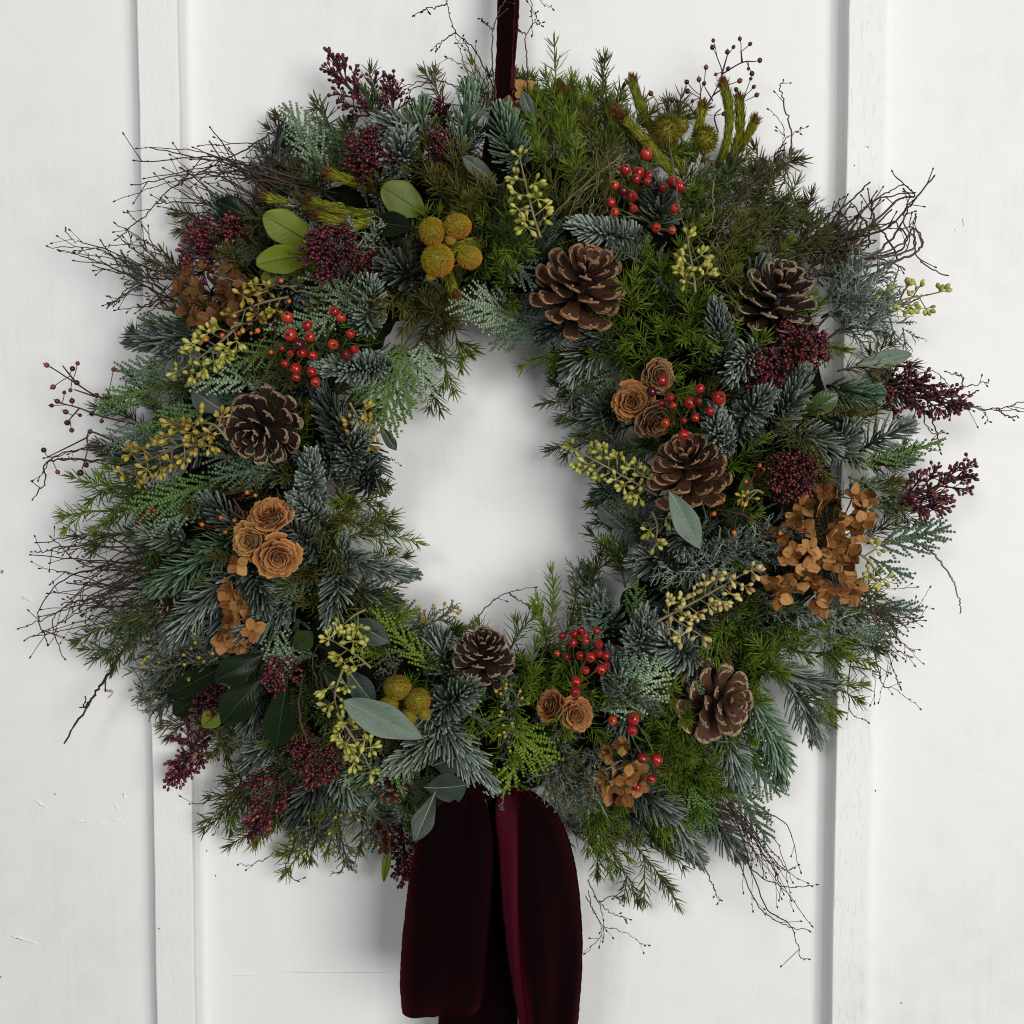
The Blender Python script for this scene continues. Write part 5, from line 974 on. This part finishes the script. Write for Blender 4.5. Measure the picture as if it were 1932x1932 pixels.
hydrangea([(1150, 1420), (1175, 1405), (1140, 1460), (1165, 1450), (1190, 1440), (1135, 1480), (1160, 1480), (1185, 1470), (1205, 1480), (1150, 1495), (1175, 1500), (1200, 1455)], 'small brown dried hydrangea right of the velvet bow', 'hydrangea', size=22, base=(1165, 1455), lift=.014)
hydrangea([(975, 185), (990, 170), (960, 205), (985, 205), (965, 190), (1055, 175), (1075, 190)], 'few dried hydrangea petals beside the hanging ribbon', 'hydrangea', size=22, base=(985, 215), lift=.006)

# ------------------------------------------------------------------ twigs
R1 = np.random.default_rng(21)
def fan(root, tips, n, jit=26, rj=52):
    """tips read off the photograph plus n more between them"""
    L = []
    for t in tips: L.append([(root[0] + R1.uniform(-rj, rj), root[1] + R1.uniform(-rj, rj)), *([t] if isinstance(t[0], (int, float)) else t)])
    for i in range(n):
        a = tips[R1.integers(len(tips))]; b = tips[R1.integers(len(tips))]; a = a if isinstance(a[0], (int, float)) else a[-1]; b = b if isinstance(b[0], (int, float)) else b[-1]; f = R1.uniform(0, 1); k = R1.uniform(.62, .98)
        e = (root[0] + (a[0] * f + b[0] * (1 - f) - root[0]) * k + R1.uniform(-jit, jit), root[1] + (a[1] * f + b[1] * (1 - f) - root[1]) * k + R1.uniform(-jit, jit)); L.append([(root[0] + R1.uniform(-rj, rj), root[1] + R1.uniform(-rj, rj)), e])
    return L
twig_bundle(fan((585, 395), [(396, 242), [(470, 300), (508, 255)], [(420, 300), (257, 278)], [(430, 310), (284, 281)], [(440, 305), (252, 305)], [(400, 330), (249, 350)], (215, 380), (368, 278), (418, 270), [(500, 290), (540, 315)], (275, 335), (310, 318), (290, 330), (345, 318), (505, 320), (300, 390), (330, 410), (340, 360)], 30), 'wide bundle of thin brown twigs at upper left', h0=.055, h1=.05)
twig_bundle([[(505, 256), (420, 305), (330, 350), (270, 410), (218, 452)]] + fan((345, 545), [[(230, 490), (180, 470), (90, 465)], [(240, 500), (110, 472)], [(200, 470), (142, 455), (123, 433)], (177, 510), (205, 575), [(270, 540), (203, 580)], (255, 590), (190, 455), [(300, 470), (215, 420)], (265, 585), (290, 520), (268, 425), (240, 400), (225, 445)], 12), 'loose forked twigs reaching out at the left, beside the brown hydrangea', h0=.05, h1=.045)
twig_bundle(fan((345, 1060), [[(200, 1010), (70, 1026)], (97, 1014), [(130, 1030), (90, 1040), (61, 1042)], [(200, 1090), (100, 1160), (36, 1186)], [(180, 1120), (140, 1160), (46, 1208)], [(150, 1080), (75, 1150), (89, 1216)], [(160, 1130), (100, 1170), (122, 1245)], (105, 1120), (130, 1100), (75, 1165), (160, 1190), (180, 1210), (150, 1060), (110, 1075)], 34, 26), 'thick bundle of curved brown twigs at the far left', h0=.045, h1=.04)
twig_bundle([[(250, 1200), (205, 1270), (178, 1312), (122, 1399)], [(178, 1312), (158, 1335), (163, 1318)]], 'single dark forked stick hanging at lower left', rad=.0016, forks=1, h0=.045, h1=.04, name='stick', cat='stick')
twig_bundle([[(250, 850), (180, 842), (85, 865)], [(220, 845), (115, 855), (70, 906)], [(200, 870), (92, 870), (85, 910), (61, 942)], [(240, 880), (160, 870), (120, 865)]], 'few long bent stems below the tiny berries at far left', 'twig_red', h0=.045, h1=.04, forks=1)
twig_bundle([[(938, 205), (925, 150), (895, 95), (860, 60), (845, 15), (838, -20)], [(860, 60), (838, 75), (815, 94)], [(845, 8), (810, 15), (782, 29)], [(935, 195), (905, 140), (885, 95), (875, 75)], [(935, 200), (895, 170), (875, 125), (838, 108)], [(930, 205), (895, 165), (870, 100), (858, 65)], [(938, 190), (930, 120), (930, 60), (945, 15), (962, -8)], [(930, 55), (915, 45), (907, 35)]], 'wispy forked twigs left of the hanging ribbon', h0=.06, h1=.05, rad=.0007, forks=3)
twig_bundle([[(890, 185), (840, 155), (790, 155), (745, 170)], [(880, 200), (820, 195), (765, 205)], [(800, 160), (775, 170), (770, 195)]], 'curved grey twig lying above the burgundy panicle at the top', h0=.06, h1=.05, rad=.0007, forks=3)
twig_bundle([[(995, 180), (995, 120), (992, 70), (1010, 40), (1013, 22)], [(992, 66), (978, 56)], [(1010, 42), (1016, 40)]], 'single thin twig standing right of the hanging ribbon', h0=.06, h1=.045, rad=.0006, forks=2)
twig_bundle([[(1010, -40), (1020, 2), (1043, 16)], [(1005, -40), (1003, 0), (1004, 65)]], 'dark twig tip hanging into the top edge of the picture', h0=.05, h1=.045, rad=.0006, forks=0)
twig_bundle([[(1470, 365), (1490, 300), (1492, 250), (1480, 200), (1472, 165), (1476, 153)], [(1450, 330), (1470, 290), (1478, 240), (1450, 206)], [(1470, 280), (1490, 255), (1521, 241)], [(1450, 345), (1440, 300), (1415, 303)], [(1500, 370), (1475, 330), (1440, 300)], [(1500, 400), (1480, 320), (1435, 300)], [(1520, 420), (1500, 370), (1480, 310), (1460, 300)], [(1460, 350), (1460, 300), (1480, 270)], [(1450, 350), (1445, 310), (1470, 285)]], 'tall curved dark twigs rising at upper right beside the batten', h0=.05, h1=.04, rad=.0008)
twig_bundle(fan((1560, 490), [[(1650, 440), (1705, 400), (1762, 332)], [(1690, 380), (1725, 370), (1683, 325)], [(1700, 490), (1740, 460), (1722, 430), (1735, 490), (1786, 521)], [(1640, 430), (1650, 380), (1725, 362)], [(1720, 470), (1705, 420), (1715, 370)], (1590, 370), (1607, 380), [(1700, 470), (1690, 420), (1660, 430)], [(1620, 410), (1640, 460), (1600, 480)], (1705, 505), [(1700, 480), (1720, 400)], [(1600, 420), (1570, 400), (1540, 440)], (1545, 420), (1520, 390), [(1680, 470), (1710, 450), (1727, 415)], [(1690, 490), (1650, 420), (1645, 380)]], 22), 'tangle of curled dark twigs at the right over the batten', h0=.05, h1=.045, rad=.0012)
twig_bundle([[(1640, 735), (1740, 740), (1800, 760), (1870, 772), (1935, 758)], [(1650, 730), (1760, 735), (1840, 770), (1932, 775)], [(1760, 740), (1820, 730), (1868, 720)], [(1800, 745), (1818, 715), (1787, 702)], [(1780, 750), (1830, 745), (1842, 738)], [(1750, 760), (1770, 830), (1775, 855)], [(1740, 770), (1755, 815), (1786, 817)], [(1820, 765), (1866, 795)], [(1880, 770), (1920, 785)], [(1700, 720), (1760, 700), (1800, 740)]], 'long grey twigs sweeping out to the right edge', h0=.06, h1=.05, rad=.0008, forks=2)
twig_bundle(fan((1610, 1130), [(1730, 1110), [(1700, 1170), (1757, 1108)], (1740, 1165), (1745, 1170), [(1700, 1230), (1720, 1240)], [(1690, 1200), (1742, 1254)], (1700, 1210), [(1660, 1280), (1690, 1300), (1735, 1335)], [(1680, 1250), (1700, 1300)], [(1600, 1320), (1637, 1363)], (1690, 1150), (1715, 1190), (1680, 1270)], 22, 18, 34), 'spray of thin dark twigs at right below the cedar fan', h0=.045, h1=.04, rad=.00065)
twig_bundle([[(1740, 1030), (1765, 1050), (1795, 1090), (1808, 1125), (1813, 1158)]], 'bent bare straw-coloured stalk at the right', 'twig_straw', rad=.0014, forks=0, h0=.045, h1=.04, name='stalk', cat='stalk', buds=False)
twig_bundle(fan((1365, 1525), [[(1430, 1590), (1478, 1638), (1502, 1638)], (1495, 1664), [(1420, 1640), (1480, 1672), (1530, 1672)], [(1420, 1690), (1470, 1740), (1530, 1757)], [(1440, 1700), (1490, 1745), (1512, 1805), (1525, 1809)], (1478, 1688), (1475, 1694), (1465, 1710), (1420, 1720), (1440, 1655)], 12, 16, 20), 'trailing dark twigs at lower right with a drooping tip', h0=.04, h1=.035, rad=.00065, forks=1)
twig_bundle([[(1316, 1612), (1340, 1660), (1352, 1690), (1362, 1700)]], 'lone thin twig with a leafy tip below the lower right fir', h0=.03, h1=.03, rad=.0006, forks=2)
twig_bundle([[(1110, 1680), (1130, 1740), (1180, 1760), (1215, 1785)], [(1105, 1690), (1135, 1755), (1105, 1800)], [(1120, 1690), (1150, 1720), (1190, 1735)], [(1110, 1660), (1135, 1720), (1140, 1770)], [(1130, 1700), (1160, 1690), (1175, 1710)]], 'dark tangled twigs hanging right of the bow', h0=.035, h1=.03, rad=.0006, forks=3)
twig_bundle([[(880, 1188), (925, 1140), (960, 1118), (1010, 1108)], [(960, 1118), (975, 1130), (1000, 1145)]], 'thin arched twig across the foot of the hole', h0=.06, h1=.055, rad=.0007, forks=1)
twig_bundle([[(500, 1460), (440, 1495), (390, 1512), (358, 1518)], [(490, 1470), (425, 1540), (402, 1575)], [(560, 1580), (540, 1640), (563, 1663)], [(530, 1600), (480, 1630), (448, 1631)]], 'few dark twigs poking out at lower left', h0=.045, h1=.035, rad=.0007, forks=1)
twig_bundle([[(715, 860), (740, 866), (757, 880)]], 'tiny curved twig poking into the left of the hole', h0=.045, h1=.04, rad=.0006, forks=0)
twig_bundle(fan((1150, 310), [[(1120, 360), (1060, 420), (1025, 475)], [(1130, 400), (1090, 480)], [(1125, 280), (1130, 340), (1110, 370)], (1000, 470), [(1060, 330), (1010, 420)], [(1180, 380), (1140, 440)], [(1080, 350), (1130, 410)], (1050, 380), (1150, 460)], 14, 18, 30), 'dry straw stems lying over the olive foliage at the top', 'twig_straw', h0=.115, h1=.118, rad=.0006, forks=1, name='straw_bundle', cat='straw', buds=False)
twig_bundle([[(1260, 250), (1270, 330), (1290, 420), (1330, 520), (1400, 580)], [(1345, 340), (1345, 400), (1335, 450)], [(1380, 400), (1345, 460), (1320, 520)], [(1300, 420), (1350, 500), (1395, 600)]], 'straw stems drooping between the two upper right pine cones', 'twig_straw', h0=.115, h1=.118, rad=.0007, forks=0, name='straw_bundle', cat='straw', buds=False)
twig_bundle([[(560, 540), (480, 535), (400, 520)], [(600, 560), (520, 540), (470, 560)], [(520, 600), (485, 660), (478, 720)], [(525, 640), (510, 690), (480, 740)], [(690, 555), (600, 545), (500, 520)]], 'thin straw stems crossing the upper left seed sprays', 'twig_straw', h0=.122, h1=.125, rad=.0006, forks=1, name='straw_bundle', cat='straw', buds=False)
twig_bundle([[(600, 1300), (590, 1240), (620, 1200)], [(610, 1310), (605, 1260), (630, 1230)], [(580, 1400), (565, 1340), (570, 1270)]], 'brown woody stems among the dark glossy leaves', 'stem_brown', h0=.105, h1=.105, rad=.0012, forks=0, buds=False)
twig_bundle([[(950, 1500), (947, 1520), (946, 1528)]], 'tiny grey sprig dangling over the velvet bow', 'silver_dull', h0=.115, h1=.115, rad=.0005, forks=4)
# ------------------------------------------------------------------ the deeper layer of greenery between the sprigs: a mass nobody could count
HERO = [(o.name.split('.')[0], o['src'], u, v) for o, (u, v), _ in [t for t in THINGS if t[1] is not None] if 'src' in o.keys()]
INV = {v: k for k, v in NAMES.items()}
ONLY = np.array([0.0 if h[1].startswith('fine') else 1.0 for h in HERO]); acc = {}; HU = np.array([[h[2], h[3]] for h in HERO])
r = np.random.default_rng(99)
def fill(n, t0, t1, lift0, lift1, Lr, only=None, arc=(0, 360)):
    for i in range(n):
        a = math.radians(arc[0] + (arc[1] - arc[0]) * (i * .61803 % 1.0)) + r.uniform(-.05, .05); t = r.uniform(t0, t1); cu, su = math.cos(a), math.sin(a); rin, rout, _ = ring(930 + 10 * cu, 905 + 10 * su)
        rr = rin + (rout - rin) * t; u, v = 930 + rr * cu, 905 + rr * su
        d = np.hypot(HU[:, 0] - u, HU[:, 1] - v); d = d + (1e4 * ONLY if only else 0); j = int(np.argsort(d)[r.integers(0, 3)]); kind = INV[HERO[j][0]]; mat = HERO[j][1]
        if kind == 'fir' and r.uniform() < .5: kind = 'fine'; mat = ['fine_dark', 'fine_green', 'fine_olive'][r.integers(3)]
        if mat == 'fir_blue' and r.uniform() < .7: mat = 'fir_olive'
        aa = a + r.uniform(-1.2, 1.2) + (math.pi if t < .22 and r.uniform() < .6 else 0); l = r.uniform(*Lr) * (.65 if t < .25 else 1); u1, v1 = u + l * math.cos(aa), v + l * math.sin(aa)
        O = P(u, v, max(.012, crest(u, v) + lift0)); T = P(u1, v1, max(.014, crest(u1, v1) + lift1 + r.uniform(-.012, .006))); X, Y, Z_ = frame(O, T, r.uniform(-.6, .6)); M = np.stack([X, Y, Z_], 0)
        kw = dict(bow=r.uniform(-.1, .1), mat=mat)
        if kind == 'fine': kw['dens'] = 7.5
        if kind == 'fir': kw['dens'] = 13
        for nm, g, mt, kd in GEN[kind](float(np.linalg.norm(T - O)), **kw):
            V, F_, T_ = g.arrays(); acc.setdefault((nm, mt), G()).add(V @ M + O, F_, T_)
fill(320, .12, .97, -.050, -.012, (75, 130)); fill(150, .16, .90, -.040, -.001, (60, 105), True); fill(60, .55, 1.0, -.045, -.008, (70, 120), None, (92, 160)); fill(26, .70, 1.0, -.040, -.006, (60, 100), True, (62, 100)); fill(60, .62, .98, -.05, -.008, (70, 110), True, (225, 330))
for (nm, mt), g in acc.items():
    if nm == 'stem': continue
    o = g.build({'needles': 'needle_greenery', 'foliage': 'scale_greenery', 'bud_clusters': 'yellow_buds', 'leaves': 'soft_greenery'}.get(nm, 'greenery'), mt, None, True, 'stuff')
    o['label'] = 'deep mass of ' + {'fir_blue': 'blue-green fir needles', 'fir_green': 'green fir needles', 'fir_dark': 'dark fir needles', 'fir_olive': 'olive fir needles', 'fine_green': 'bright green fine needles', 'fine_dark': 'dark green fine needles', 'fine_olive': 'olive fine needles', 'fine_brown': 'brownish fine needles', 'cedar_pale': 'pale cedar scales', 'cedar_grey': 'grey cedar scales', 'cedar_green': 'green cedar scales', 'cedar_lime': 'lime cedar scales', 'silver': 'silver cypress', 'silver_dull': 'dull grey cypress', 'yellow_bud': 'yellow buds', 'stem_green': 'green stems', 'stem_brown': 'brown stems'}.get(mt, 'greenery') + ' filling the wreath between the sprigs'
    o['category'] = 'greenery'

# ------------------------------------------------------------------ labels that single each thing out
LM = [(1095, 545, 'the topmost pine cone'), (1463, 570, 'the upper right pine cone'), (497, 806, 'the left pine cone'), (1300, 890, 'the squat inner pine cone'), (912, 1240, 'the bottom pine cone'), (1343, 1320, 'the lower right pine cone'),
      (500, 1012, 'the left cedar roses'), (1222, 755, 'the right cedar roses'), (1060, 1340, 'the bottom cedar roses'), (845, 460, 'the orange bristly balls'), (765, 1322, 'the mustard bristly balls'), (1550, 1040, 'the big hydrangea'),
      (395, 555, 'the upper left hydrangea'), (450, 1160, 'the drooping hydrangea'), (1168, 1455, 'the bottom hydrangea'), (950, 130, 'the hanging ribbon'), (930, 1600, 'the velvet bow'), (540, 465, 'the lime leaves'), (470, 1310, 'the dark glossy leaves'),
      (1710, 565, 'the outlying yellow seeds'), (600, 655, 'the left rose hips'), (1215, 360, 'the top rose hips'), (1105, 1230, 'the bottom rose hips'), (1360, 130, 'the top right berry spray'), (130, 790, 'the far left berry spray'), (1320, 1130, 'the creamy seeds'),
      (1710, 430, 'the curled right twigs'), (400, 330, 'the upper left twigs'), (150, 1120, 'the far left twigs'), (1440, 1640, 'the trailing lower right twigs'), (1700, 1200, 'the right twig spray'), (1640, 200, 'the right batten')]
def relation(u, v, own):
    best = sorted(LM, key=lambda q: math.hypot(q[0] - u, q[1] - v)); best = [b for b in best if math.hypot(b[0] - u, b[1] - v) > 6][0]
    dx, dy = u - best[0], v - best[1]; d = math.hypot(dx, dy); a = math.degrees(math.atan2(-dy, dx)) % 360
    w = ['right of', 'above and right of', 'above', 'above and left of', 'left of', 'below and left of', 'below', 'below and right of'][int((a + 22.5) // 45) % 8]
    return ('close ' if d < 75 else '') + w + ' ' + best[2]
groups = {}
for o, uv, desc in THINGS: groups.setdefault(desc + ' ' + relation(uv[0], uv[1], o), []).append((o, uv))
ORD = {2: ['upper', 'lower'], 3: ['upper', 'middle', 'lower'], 4: ['topmost', 'second', 'third', 'lowest'], 5: ['topmost', 'second', 'third', 'fourth', 'lowest'], 6: ['topmost', 'second', 'third', 'fourth', 'fifth', 'lowest']}
ORH = {2: ['leftmost', 'rightmost'], 3: ['leftmost', 'middle', 'rightmost'], 4: ['leftmost', 'second', 'third', 'rightmost']}
for lab, L in groups.items():
    n = len(L)
    if n == 1: L[0][0]['label'] = lab; continue
    us = [x[1][0] for x in L]; vs_ = [x[1][1] for x in L]
    if max(us) - min(us) > max(vs_) - min(vs_) and n in ORH: words = ORH[n]; L.sort(key=lambda x: x[1][0])
    else: words = ORD.get(n) or ['number %d' % (i + 1) for i in range(n)]; L.sort(key=lambda x: x[1][1])
    for w, (o, uv) in zip(words, L): o['label'] = w + ' ' + lab
for o in bpy.data.objects:
    if 'src' in o.keys(): del o['src']
